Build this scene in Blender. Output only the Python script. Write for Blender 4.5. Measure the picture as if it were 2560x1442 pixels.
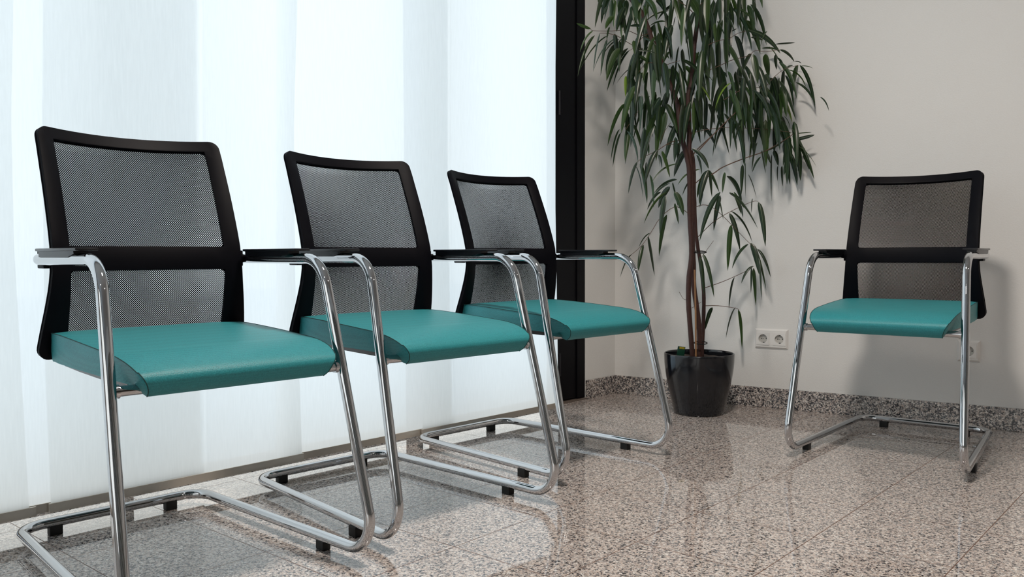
import bpy, bmesh, math, random
from mathutils import Vector, Matrix
SKY = 1.88
LAMPS = [(0.296, 1.52, 50.0, (1, 0.90, 0.81)), (2.4, 0.5, 10.0, (1, 0.82, 0.68)), (-0.6, -0.9, 4.0, (1, 0.92, 0.84))]
HOLE = 0.262
PI = math.pi
for _o in list(bpy.data.objects): bpy.data.objects.remove(_o, do_unlink=True)
SC = bpy.context.scene
C = SC.collection

# ------------------------------------------------------------------ camera
CAM_H, PITCH, ROLL = 0.657045, 0.040039, -0.003065
cd = bpy.data.cameras.new('camera'); cam = bpy.data.objects.new('camera', cd); C.objects.link(cam)
cd.sensor_width = 36.0; cd.lens = 2120.07 * 36.0 / 2560.0; cd.clip_start = 0.05; cd.clip_end = 200
_f = Vector((0, math.cos(PITCH), -math.sin(PITCH))); _u = Vector((0, math.sin(PITCH), math.cos(PITCH))); _r = Vector((1, 0, 0))
_r2 = _r * math.cos(ROLL) + _u * math.sin(ROLL); _u2 = -_r * math.sin(ROLL) + _u * math.cos(ROLL)
cam.matrix_world = Matrix(((_r2.x, _u2.x, -_f.x, 0), (_r2.y, _u2.y, -_f.y, 0), (_r2.z, _u2.z, -_f.z, CAM_H), (0, 0, 0, 1)))
SC.camera = cam

# ------------------------------------------------------------------ colour management
SC.view_settings.view_transform = 'Standard'
SC.view_settings.look = 'None'
SC.view_settings.exposure = 0.0
SC.view_settings.gamma = 1.0
SC.view_settings.use_curve_mapping = False
SC.cycles.use_denoising = True
SC.cycles.max_bounces = 10
SC.cycles.diffuse_bounces = 5
SC.cycles.glossy_bounces = 6
SC.cycles.transmission_bounces = 8
SC.cycles.transparent_max_bounces = 24
SC.cycles.sample_clamp_indirect = 6.0
SC.cycles.caustics_reflective = False
SC.cycles.caustics_refractive = False

# ------------------------------------------------------------------ sky outside
W = bpy.data.worlds.new('daylight'); SC.world = W; W.use_nodes = True
nt = W.node_tree; nt.nodes.clear()
tc = nt.nodes.new('ShaderNodeTexCoord'); sp = nt.nodes.new('ShaderNodeSeparateXYZ'); cr = nt.nodes.new('ShaderNodeValToRGB')
mp = nt.nodes.new('ShaderNodeMapRange'); mp.inputs[1].default_value = -1; mp.inputs[2].default_value = 1
bg = nt.nodes.new('ShaderNodeBackground'); wo = nt.nodes.new('ShaderNodeOutputWorld')
nt.links.new(tc.outputs['Generated'], sp.inputs[0]); nt.links.new(sp.outputs[2], mp.inputs[0]); nt.links.new(mp.outputs[0], cr.inputs[0])
nt.links.new(cr.outputs[0], bg.inputs[0]); nt.links.new(bg.outputs[0], wo.inputs[0])
e = cr.color_ramp.elements
e[0].position = 0.0; e[0].color = (0.66, 0.82, 1.0, 1)
e[1].position = 1.0; e[1].color = (0.74, 0.78, 0.82, 1)
for pos, col in ((0.47, (0.72, 0.86, 1.0, 1)), (0.53, (0.91, 0.915, 0.91, 1)), (0.72, (0.87, 0.865, 0.835, 1))):
    k = e.new(pos); k.color = col
bg.inputs[1].default_value = SKY

# ------------------------------------------------------------------ lamps in the ceiling of the room
def lamp(x, y, z, power, size, col):
    ld = bpy.data.lights.new('ceiling_light', 'AREA'); ld.shape = 'DISK'; ld.size = size; ld.energy = power; ld.color = col
    o = bpy.data.objects.new('ceiling_light', ld); C.objects.link(o); o.location = (x, y, z)
    return o
CEIL = 2.62
for lx, ly, lw, lc in LAMPS:
    lamp(lx, ly, CEIL - 0.015, lw, 0.30 if lw > 30 else 0.16, lc)

# ------------------------------------------------------------------ directions of the room
AP = 0.813779                               # direction of the window wall
E1 = Vector((math.cos(AP), math.sin(AP), 0)); N1 = Vector((-math.sin(AP), math.cos(AP), 0))
AW = 2.561551                               # direction of the far wall
E2 = Vector((math.cos(AW), math.sin(AW), 0)); N2 = Vector((-math.sin(AW), math.cos(AW), 0)) * -1
def P1(s, d, z=0.0): return E1 * s + N1 * d + Vector((0, 0, z))
def P2(s, d=0.0, z=0.0): return E2 * s + N2 * (3.615 + d) + Vector((0, 0, z))   # d > 0 goes into the wall
WIN_D = 2.395
CORNER = P2(1.789)
WINCOR_S = CORNER.dot(E1)

# ------------------------------------------------------------------ helpers
def tag(o, label=None, cat=None, group=None, kind=None):
    if label: o['label'] = label
    if cat: o['category'] = cat
    if group: o['group'] = group
    if kind: o['kind'] = kind
    return o
def empty(name, loc=(0, 0, 0), rz=0.0):
    o = bpy.data.objects.new(name, None); C.objects.link(o); o.location = loc; o.rotation_euler = (0, 0, rz); o.empty_display_size = 0.05
    return o
def obj(name, bm, mat, parent=None, smooth=True, sharp=35):
    bmesh.ops.recalc_face_normals(bm, faces=bm.faces) if RECALC[0] else None
    if smooth:
        for f in bm.faces: f.smooth = True
        for ed in bm.edges:
            if len(ed.link_faces) == 2 and ed.calc_face_angle(0) > math.radians(sharp): ed.smooth = False
    me = bpy.data.meshes.new(name); bm.to_mesh(me); bm.free()
    me.materials.append(mat)
    o = bpy.data.objects.new(name, me); C.objects.link(o)
    if parent: o.parent = parent
    return o
RECALC = [True]
def box(bm, c, h, R=None, bevel=0.0):
    vs = []
    for sx in (-1, 1):
        for sy in (-1, 1):
            for sz in (-1, 1):
                v = Vector((sx * h[0], sy * h[1], sz * h[2]))
                if R: v = R @ v
                vs.append(bm.verts.new(v + Vector(c)))
    fs = [bm.faces.new([vs[i] for i in q]) for q in ((0, 1, 3, 2), (4, 6, 7, 5), (0, 4, 5, 1), (2, 3, 7, 6), (0, 2, 6, 4), (1, 5, 7, 3))]
    if bevel > 0:
        ed = list({e for f in fs for e in f.edges})
        bmesh.ops.bevel(bm, geom=ed, offset=bevel, segments=2, profile=0.6, affect='EDGES')
def prism(bm, pts, z0, z1):
    lo = [bm.verts.new((p[0], p[1], z0)) for p in pts]; hi = [bm.verts.new((p[0], p[1], z1)) for p in pts]
    n = len(pts); bm.faces.new(list(reversed(lo))); bm.faces.new(hi)
    for i in range(n): bm.faces.new((lo[i], lo[(i + 1) % n], hi[(i + 1) % n], hi[i]))
RZ1 = Matrix.Rotation(AP, 3, 'Z'); RZ2 = Matrix.Rotation(AW, 3, 'Z')
def wbox(bm, s0, s1, d0, d1, z0, z1, bevel=0.0):            # box in window-wall axes
    box(bm, P1((s0 + s1) / 2, (d0 + d1) / 2, (z0 + z1) / 2), (abs(s1 - s0) / 2, abs(d1 - d0) / 2, abs(z1 - z0) / 2), RZ1, bevel)
def vbox(bm, s0, s1, d0, d1, z0, z1, bevel=0.0):            # box in far-wall axes
    box(bm, P2((s0 + s1) / 2, (d0 + d1) / 2, (z0 + z1) / 2), (abs(s1 - s0) / 2, abs(d1 - d0) / 2, abs(z1 - z0) / 2), RZ2, bevel)
def fillet(pts, rad, closed=False, n=10):
    pts = [Vector(p) for p in pts]; N = len(pts); out = []
    for i in range(N):
        if not closed and i in (0, N - 1): out.append(pts[i]); continue
        a, b, c = pts[i - 1], pts[i], pts[(i + 1) % N]
        r = rad[i] if isinstance(rad, (list, tuple)) else rad
        d1 = (a - b).normalized(); d2 = (c - b).normalized()
        ang = d1.angle(d2); t = r / math.tan(ang / 2)
        p1 = b + d1 * t; p2 = b + d2 * t
        cen = b + (d1 + d2).normalized() * (r / math.sin(ang / 2))
        v1 = p1 - cen; v2 = p2 - cen; th = v1.angle(v2)
        for k in range(n + 1):
            q = k / n
            out.append(cen + (v1 * math.sin((1 - q) * th) + v2 * math.sin(q * th)) / math.sin(th))
    return out
def sweep(bm, pts, rad, seg=20, closed=False, caps=True):
    pts = [Vector(p) for p in pts]; N = len(pts)
    rads = rad if isinstance(rad, (list, tuple)) else [rad] * N
    tan = []
    for i in range(N):
        if closed: t = pts[(i + 1) % N] - pts[i - 1]
        else: t = pts[min(i + 1, N - 1)] - pts[max(i - 1, 0)]
        tan.append(t.normalized())
    up = Vector((0, 0, 1)) if abs(tan[0].z) < 0.9 else Vector((1, 0, 0))
    nrm = [(up - tan[0] * up.dot(tan[0])).normalized()]
    for i in range(1, N):
        q = tan[i - 1].rotation_difference(tan[i]); nrm.append((q @ nrm[-1]).normalized())
    tw = 0.0
    if closed:
        q = tan[-1].rotation_difference(tan[0]); nl = q @ nrm[-1]
        tw = math.atan2(tan[0].dot(nl.cross(nrm[0])), nl.dot(nrm[0]))
    rings = []
    for i in range(N):
        b = tan[i].cross(nrm[i]); a0 = tw * i / N
        rings.append([bm.verts.new(pts[i] + (nrm[i] * math.cos(a0 + 2 * PI * k / seg) + b * math.sin(a0 + 2 * PI * k / seg)) * rads[i]) for k in range(seg)])
    M = N if closed else N - 1
    for i in range(M):
        r0, r1 = rings[i], rings[(i + 1) % N]
        for k in range(seg): bm.faces.new((r0[k], r0[(k + 1) % seg], r1[(k + 1) % seg], r1[k]))
    if caps and not closed:
        bm.faces.new(list(reversed(rings[0]))); bm.faces.new(rings[-1])
def catmull(pts, n=5):
    pts = [tuple(p) for p in pts]; out = []
    for i in range(len(pts) - 1):
        p0 = pts[max(i - 1, 0)]; p1 = pts[i]; p2 = pts[i + 1]; p3 = pts[min(i + 2, len(pts) - 1)]
        for k in range(n):
            t = k / n
            out.append(tuple(0.5 * ((2 * b) + (-a + c) * t + (2 * a - 5 * b + 4 * c - d) * t * t + (-a + 3 * b - 3 * c + d) * t ** 3) for a, b, c, d in zip(p0, p1, p2, p3)))
    out.append(pts[-1]); return out
def lerp_tab(tab, x):
    if x <= tab[0][0]: return tab[0][1:]
    for a, b in zip(tab, tab[1:]):
        if x <= b[0]:
            t = (x - a[0]) / (b[0] - a[0]); return tuple(p + (q - p) * t for p, q in zip(a[1:], b[1:]))
    return tab[-1][1:]

# ------------------------------------------------------------------ materials
def new_mat(name):
    m = bpy.data.materials.new(name); m.use_nodes = True; nt = m.node_tree
    for n in list(nt.nodes):
        if n.type not in ('BSDF_PRINCIPLED', 'OUTPUT_MATERIAL'): nt.nodes.remove(n)
    return m, nt, nt.nodes['Principled BSDF'], nt.nodes['Material Output']
def simple(name, col, rough=0.5, metal=0.0, spec=0.5, noise=0.0, nscale=60, bump=0.0):
    m, nt, b, o = new_mat(name)
    b.inputs['Base Color'].default_value = (*col, 1); b.inputs['Roughness'].default_value = rough; b.inputs['Metallic'].default_value = metal
    b.inputs['Specular IOR Level'].default_value = spec
    t = nt.nodes.new('ShaderNodeTexCoord'); nz = nt.nodes.new('ShaderNodeTexNoise'); nz.inputs['Scale'].default_value = nscale; nz.inputs['Detail'].default_value = 4
    nt.links.new(t.outputs['Object'], nz.inputs['Vector'])
    if noise > 0:
        mr = nt.nodes.new('ShaderNodeMapRange'); mr.inputs[3].default_value = 1 - noise; mr.inputs[4].default_value = 1 + noise
        nt.links.new(nz.outputs[0], mr.inputs[0])
        mx = nt.nodes.new('ShaderNodeVectorMath'); mx.operation = 'SCALE'; mx.inputs[0].default_value = col
        nt.links.new(mr.outputs[0], mx.inputs['Scale']); nt.links.new(mx.outputs[0], b.inputs['Base Color'])
    if bump > 0:
        bp = nt.nodes.new('ShaderNodeBump'); bp.inputs['Strength'].default_value = bump; bp.inputs['Distance'].default_value = 0.002
        nt.links.new(nz.outputs[0], bp.inputs['Height']); nt.links.new(bp.outputs[0], b.inputs['Normal'])
    return m
def math_n(nt, op, a, b=None, c=None):
    n = nt.nodes.new('ShaderNodeMath'); n.operation = op
    for i, v in enumerate((a, b, c)):
        if v is None: continue
        if isinstance(v, (int, float)): n.inputs[i].default_value = v
        else: nt.links.new(v, n.inputs[i])
    return n.outputs[0]

def granite(name, scale, tiles, rough, dark=0.0):
    m, nt, b, o = new_mat(name)
    t = nt.nodes.new('ShaderNodeTexCoord')
    nz = nt.nodes.new('ShaderNodeTexNoise'); nz.inputs['Scale'].default_value = scale * 1.2; nz.inputs['Detail'].default_value = 3
    nt.links.new(t.outputs['Object'], nz.inputs['Vector'])
    va = nt.nodes.new('ShaderNodeVectorMath'); va.operation = 'MULTIPLY_ADD'; va.inputs[1].default_value = (0.009, 0.009, 0.009)
    nt.links.new(nz.outputs['Color'], va.inputs[0]); nt.links.new(t.outputs['Object'], va.inputs[2])
    vo = nt.nodes.new('ShaderNodeTexVoronoi'); vo.inputs['Scale'].default_value = scale
    nt.links.new(va.outputs[0], vo.inputs['Vector'])
    se = nt.nodes.new('ShaderNodeSeparateColor'); nt.links.new(vo.outputs['Color'], se.inputs[0])
    n2 = nt.nodes.new('ShaderNodeTexNoise'); n2.inputs['Scale'].default_value = scale * 0.33; n2.inputs['Detail'].default_value = 2
    nt.links.new(t.outputs['Object'], n2.inputs['Vector'])
    cl = math_n(nt, 'MULTIPLY_ADD', n2.outputs[0], 0.9, -0.45)
    v = math_n(nt, 'ADD', se.outputs[0], cl)
    r = nt.nodes.new('ShaderNodeValToRGB'); r.color_ramp.interpolation = 'CONSTANT'
    nt.links.new(v, r.inputs[0]); e = r.color_ramp.elements
    cols = [(0.0, (0.022, 0.023, 0.028)), (0.14 + dark, (0.11, 0.11, 0.12)), (0.22 + dark * 1.6, (0.27, 0.245, 0.24)), (0.36 + dark * 1.8, (0.50, 0.415, 0.365)), (0.56 + dark, (0.60, 0.515, 0.46)), (0.74, (0.40, 0.375, 0.36)), (0.86, (0.74, 0.70, 0.66))]
    e[0].position = 0; e[0].color = (*cols[0][1], 1); e[1].position = cols[1][0]; e[1].color = (*cols[1][1], 1)
    for pos, c in cols[2:]:
        k = e.new(pos); k.color = (*c, 1)
    col = r.outputs[0]
    b.inputs['Roughness'].default_value = rough
    b.inputs['Specular IOR Level'].default_value = 0.8
    if tiles:
        aA, sp, A0, B0 = 0.855155, 0.294363, 1.925086, -0.747007
        sx = nt.nodes.new('ShaderNodeSeparateXYZ'); nt.links.new(t.outputs['Object'], sx.inputs[0])
        def linedist(cx, cy, off):
            q = math_n(nt, 'ADD', math_n(nt, 'MULTIPLY', sx.outputs[0], cx), math_n(nt, 'MULTIPLY_ADD', sx.outputs[1], cy, -off))
            q = math_n(nt, 'DIVIDE', q, sp); q = math_n(nt, 'ADD', q, 0.5)
            fr = math_n(nt, 'FRACT', q); return math_n(nt, 'MULTIPLY', math_n(nt, 'ABSOLUTE', math_n(nt, 'SUBTRACT', fr, 0.5)), sp), math_n(nt, 'FLOOR', q)
        d1, f1 = linedist(-math.sin(aA), math.cos(aA), A0); d2, f2 = linedist(-math.cos(aA), -math.sin(aA), B0)
        dm = math_n(nt, 'MINIMUM', d1, d2)
        g = math_n(nt, 'LESS_THAN', dm, 0.0011)
        mx = nt.nodes.new('ShaderNodeMix'); mx.data_type = 'RGBA'; mx.inputs['B'].default_value = (0.13, 0.065, 0.04, 1)
        nt.links.new(g, mx.inputs['Factor']); nt.links.new(col, mx.inputs['A']); col = mx.outputs['Result']
        rr = math_n(nt, 'MULTIPLY_ADD', g, 0.5, rough); nt.links.new(rr, b.inputs['Roughness'])
    nt.links.new(col, b.inputs['Base Color'])
    return m

def fabric_teal():
    m, nt, b, o = new_mat('teal_fabric')
    b.inputs['Base Color'].default_value = (0.04, 0.38, 0.38, 1)
    b.inputs['Roughness'].default_value = 0.48; b.inputs['Specular IOR Level'].default_value = 0.45
    b.inputs['Sheen Weight'].default_value = 0.1; b.inputs['Sheen Roughness'].default_value = 0.4; b.inputs['Sheen Tint'].default_value = (0.5, 0.95, 0.85, 1)
    t = nt.nodes.new('ShaderNodeTexCoord'); vo = nt.nodes.new('ShaderNodeTexVoronoi'); vo.inputs['Scale'].default_value = 420; vo.inputs['Randomness'].default_value = 0.45
    nt.links.new(t.outputs['Object'], vo.inputs['Vector'])
    bp = nt.nodes.new('ShaderNodeBump'); bp.inputs['Strength'].default_value = 0.4; bp.inputs['Distance'].default_value = 0.0008; bp.invert = True
    nt.links.new(vo.outputs['Distance'], bp.inputs['Height']); nt.links.new(bp.outputs[0], b.inputs['Normal'])
    cr = nt.nodes.new('ShaderNodeValToRGB'); cr.color_ramp.elements[0].position = 0.1; cr.color_ramp.elements[0].color = (0.030, 0.31, 0.345, 1)
    cr.color_ramp.elements[1].position = 0.75; cr.color_ramp.elements[1].color = (0.016, 0.20, 0.225, 1)
    nt.links.new(vo.outputs['Distance'], cr.inputs[0]); nt.links.new(cr.outputs[0], b.inputs['Base Color'])
    return m
MZ0, MZ1, MZ2, MZ3, MHX = 0.4600, 0.6240, 0.6765, 0.9100, 0.1745   # window heights and half width in the back
def mesh_fabric():
    m, nt, b, o = new_mat('black_mesh_fabric')
    b.inputs['Base Color'].default_value = (0.002, 0.002, 0.0035, 1); b.inputs['Roughness'].default_value = 0.9; b.inputs['Specular IOR Level'].default_value = 0.03
    uv = nt.nodes.new('ShaderNodeUVMap'); uv.uv_map = 'UVMap'
    s = nt.nodes.new('ShaderNodeSeparateXYZ'); nt.links.new(uv.outputs[0], s.inputs[0])
    def cell(off, p=0.0046):
        q = []
        for i in (0, 1):
            a = math_n(nt, 'ADD', math_n(nt, 'DIVIDE', s.outputs[i], p), off)
            q.append(math_n(nt, 'SUBTRACT', math_n(nt, 'FRACT', a), 0.5))
        return math_n(nt, 'SQRT', math_n(nt, 'ADD', math_n(nt, 'MULTIPLY', q[0], q[0]), math_n(nt, 'MULTIPLY', q[1], q[1])))
    d = math_n(nt, 'MINIMUM', cell(0.0), cell(0.5))
    hole = math_n(nt, 'LESS_THAN', d, HOLE)
    def rr(zc, hz, hx=MHX, r=0.012):
        ax = math_n(nt, 'MAXIMUM', math_n(nt, 'SUBTRACT', math_n(nt, 'ABSOLUTE', s.outputs[0]), hx - r), 0.0)
        az = math_n(nt, 'MAXIMUM', math_n(nt, 'SUBTRACT', math_n(nt, 'ABSOLUTE', math_n(nt, 'SUBTRACT', s.outputs[1], zc)), hz - r), 0.0)
        return math_n(nt, 'LESS_THAN', math_n(nt, 'ADD', math_n(nt, 'MULTIPLY', ax, ax), math_n(nt, 'MULTIPLY', az, az)), r * r)
    win = math_n(nt, 'MAXIMUM', rr((MZ0 + MZ1) / 2, (MZ1 - MZ0) / 2), rr((MZ2 + MZ3) / 2, (MZ3 - MZ2) / 2))
    fac = math_n(nt, 'MULTIPLY', hole, win)
    tr = nt.nodes.new('ShaderNodeBsdfTransparent'); mx = nt.nodes.new('ShaderNodeMixShader')
    nt.links.new(fac, mx.inputs[0]); nt.links.new(b.outputs[0], mx.inputs[1]); nt.links.new(tr.outputs[0], mx.inputs[2]); nt.links.new(mx.outputs[0], o.inputs[0])
    return m
def curtain_mat():
    m, nt, b, o = new_mat('sheer_white_fabric'); nt.nodes.remove(b)
    t = nt.nodes.new('ShaderNodeTexCoord'); mp = nt.nodes.new('ShaderNodeMapping'); mp.inputs['Scale'].default_value = (260, 260, 18)
    nz = nt.nodes.new('ShaderNodeTexNoise'); nz.inputs['Scale'].default_value = 1.0; nz.inputs['Detail'].default_value = 3
    nt.links.new(t.outputs['Object'], mp.inputs[0]); nt.links.new(mp.outputs[0], nz.inputs['Vector'])
    mr = nt.nodes.new('ShaderNodeMapRange'); mr.inputs[3].default_value = 0.90; mr.inputs[4].default_value = 1.0
    nt.links.new(nz.outputs[0], mr.inputs[0])
    vm = nt.nodes.new('ShaderNodeVectorMath'); vm.operation = 'SCALE'; vm.inputs[0].default_value = (0.965, 0.972, 0.968); nt.links.new(mr.outputs[0], vm.inputs['Scale'])
    tl = nt.nodes.new('ShaderNodeBsdfTranslucent'); df = nt.nodes.new('ShaderNodeBsdfDiffuse'); tr = nt.nodes.new('ShaderNodeBsdfTransparent')
    nt.links.new(vm.outputs[0], tl.inputs[0]); nt.links.new(vm.outputs[0], df.inputs[0])
    m1 = nt.nodes.new('ShaderNodeMixShader'); m1.inputs[0].default_value = 0.04; nt.links.new(tl.outputs[0], m1.inputs[1]); nt.links.new(df.outputs[0], m1.inputs[2])
    m2 = nt.nodes.new('ShaderNodeMixShader'); m2.inputs[0].default_value = 0.07; nt.links.new(m1.outputs[0], m2.inputs[1]); nt.links.new(tr.outputs[0], m2.inputs[2])
    nt.links.new(m2.outputs[0], o.inputs[0]); return m
def glass_mat():
    m, nt, b, o = new_mat('window_glass'); nt.nodes.remove(b)
    tr = nt.nodes.new('ShaderNodeBsdfTransparent'); tr.inputs[0].default_value = (0.97, 0.985, 0.98, 1)
    gl = nt.nodes.new('ShaderNodeBsdfGlossy'); gl.inputs['Roughness'].default_value = 0.0
    fr = nt.nodes.new('ShaderNodeFresnel'); ge = nt.nodes.new('ShaderNodeNewGeometry')
    nt.links.new(math_n(nt, 'MULTIPLY_ADD', ge.outputs['Backfacing'], 1 / 1.45 - 1.45, 1.45), fr.inputs[0])
    mx = nt.nodes.new('ShaderNodeMixShader'); nt.links.new(fr.outputs[0], mx.inputs[0]); nt.links.new(tr.outputs[0], mx.inputs[1]); nt.links.new(gl.outputs[0], mx.inputs[2])
    nt.links.new(mx.outputs[0], o.inputs[0]); return m
def leaf_mat():
    m, nt, b, o = new_mat('leaf_green')
    uv = nt.nodes.new('ShaderNodeUVMap'); uv.uv_map = 'UVMap'; s = nt.nodes.new('ShaderNodeSeparateXYZ'); nt.links.new(uv.outputs[0], s.inputs[0])
    # u: across (0..1, midrib at .5), v: along the leaf, tint in the attribute
    at = nt.nodes.new('ShaderNodeAttribute'); at.attribute_name = 'tint'
    r = nt.nodes.new('ShaderNodeValToRGB'); nt.links.new(at.outputs['Fac'], r.inputs[0]); e = r.color_ramp.elements
    e[0].position = 0; e[0].color = (0.006, 0.017, 0.006, 1); e[1].position = 1; e[1].color = (0.13, 0.22, 0.02, 1)
    k = e.new(0.6); k.color = (0.030, 0.070, 0.010, 1)
    k = e.new(0.3); k.color = (0.010, 0.030, 0.009, 1)
    d = math_n(nt, 'ABSOLUTE', math_n(nt, 'SUBTRACT', s.outputs[0], 0.5)); rib = math_n(nt, 'LESS_THAN', d, 0.045)
    mx = nt.nodes.new('ShaderNodeMix'); mx.data_type = 'RGBA'; mx.inputs['B'].default_value = (0.05, 0.085, 0.03, 1)
    nt.links.new(rib, mx.inputs['Factor']); nt.links.new(r.outputs[0], mx.inputs['A']); nt.links.new(mx.outputs['Result'], b.inputs['Base Color'])
    b.inputs['Roughness'].default_value = 0.33; b.inputs['Specular IOR Level'].default_value = 0.5
    tl = nt.nodes.new('ShaderNodeBsdfTranslucent'); nt.links.new(mx.outputs['Result'], tl.inputs[0])
    ms = nt.nodes.new('ShaderNodeMixShader'); ms.inputs[0].default_value = 0.15
    nt.links.new(b.outputs[0], ms.inputs[1]); nt.links.new(tl.outputs[0], ms.inputs[2]); nt.links.new(ms.outputs[0], o.inputs[0])
    return m
M = {}
M['wall'] = simple('wall_plaster', (0.765, 0.765, 0.75), 0.75, noise=0.025, nscale=220, bump=0.25, spec=0.25)
M['ceil'] = simple('ceiling_white', (0.62, 0.61, 0.60), 0.8)
M['floor'] = granite('granite_tiles', 285, True, 0.035)
M['base'] = granite('granite_skirting', 245, False, 0.2, dark=0.115)
M['chrome'] = simple('chrome', (0.60, 0.605, 0.62), 0.03, metal=1.0)
M['plastic'] = simple('black_plastic', (0.002, 0.002, 0.004), 0.5, spec=0.1, noise=0.1, nscale=300)
M['arm'] = simple('black_arm_plastic', (0.008, 0.008, 0.011), 0.28)
M['rubber'] = simple('black_rubber', (0.006, 0.006, 0.006), 0.6)
M['pan'] = simple('black_painted_steel', (0.010, 0.010, 0.014), 0.32)
M['teal'] = fabric_teal()
M['thread'] = simple('seam_thread', (0.006, 0.05, 0.05), 0.7)
M['mesh'] = mesh_fabric()
M['curtain'] = curtain_mat()
M['alu'] = simple('satin_aluminium', (0.66, 0.61, 0.54), 0.36, metal=0.6, noise=0.04, nscale=90)
M['frame'] = simple('black_window_frame', (0.002, 0.002, 0.0035), 0.4, spec=0.15)
M['sill'] = simple('sill_strip', (0.14, 0.11, 0.09), 0.5)
M['glass'] = glass_mat()
M['pot'] = simple('glazed_black_pot', (0.006, 0.007, 0.010), 0.12, spec=0.6)
M['soil'] = simple('soil', (0.03, 0.018, 0.012), 0.9, noise=0.5, nscale=90, bump=1.0)
M['leaf'] = leaf_mat()
M['bark'] = simple('red_brown_bark', (0.040, 0.012, 0.008), 0.6, noise=0.45, nscale=130, bump=0.6)
M['twig'] = simple('twig_brown', (0.10, 0.05, 0.028), 0.6)
M['cane'] = simple('bamboo_cane', (0.26, 0.13, 0.055), 0.55, noise=0.2, nscale=60)
M['tie'] = simple('black_tie', (0.006, 0.006, 0.006), 0.5)
M['white'] = simple('white_plastic', (0.80, 0.79, 0.77), 0.35)
M['cup'] = simple('socket_grey_plastic', (0.52, 0.51, 0.48), 0.5)
M['hole'] = simple('socket_hole_black', (0.01, 0.01, 0.01), 0.6)
M['taggreen'] = simple('tag_green', (0.008, 0.05, 0.03), 0.3)
M['tagyel'] = simple('tag_yellow', (0.55, 0.42, 0.02), 0.4)
M['steel'] = simple('brushed_steel', (0.45, 0.45, 0.45), 0.3, metal=1.0)
M['added_door'] = simple('added_dark_door', (0.018, 0.020, 0.012), 0.35)
M['ground'] = simple('pale_paving', (0.64, 0.82, 1.0), 0.8, noise=0.15, nscale=6)

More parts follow.
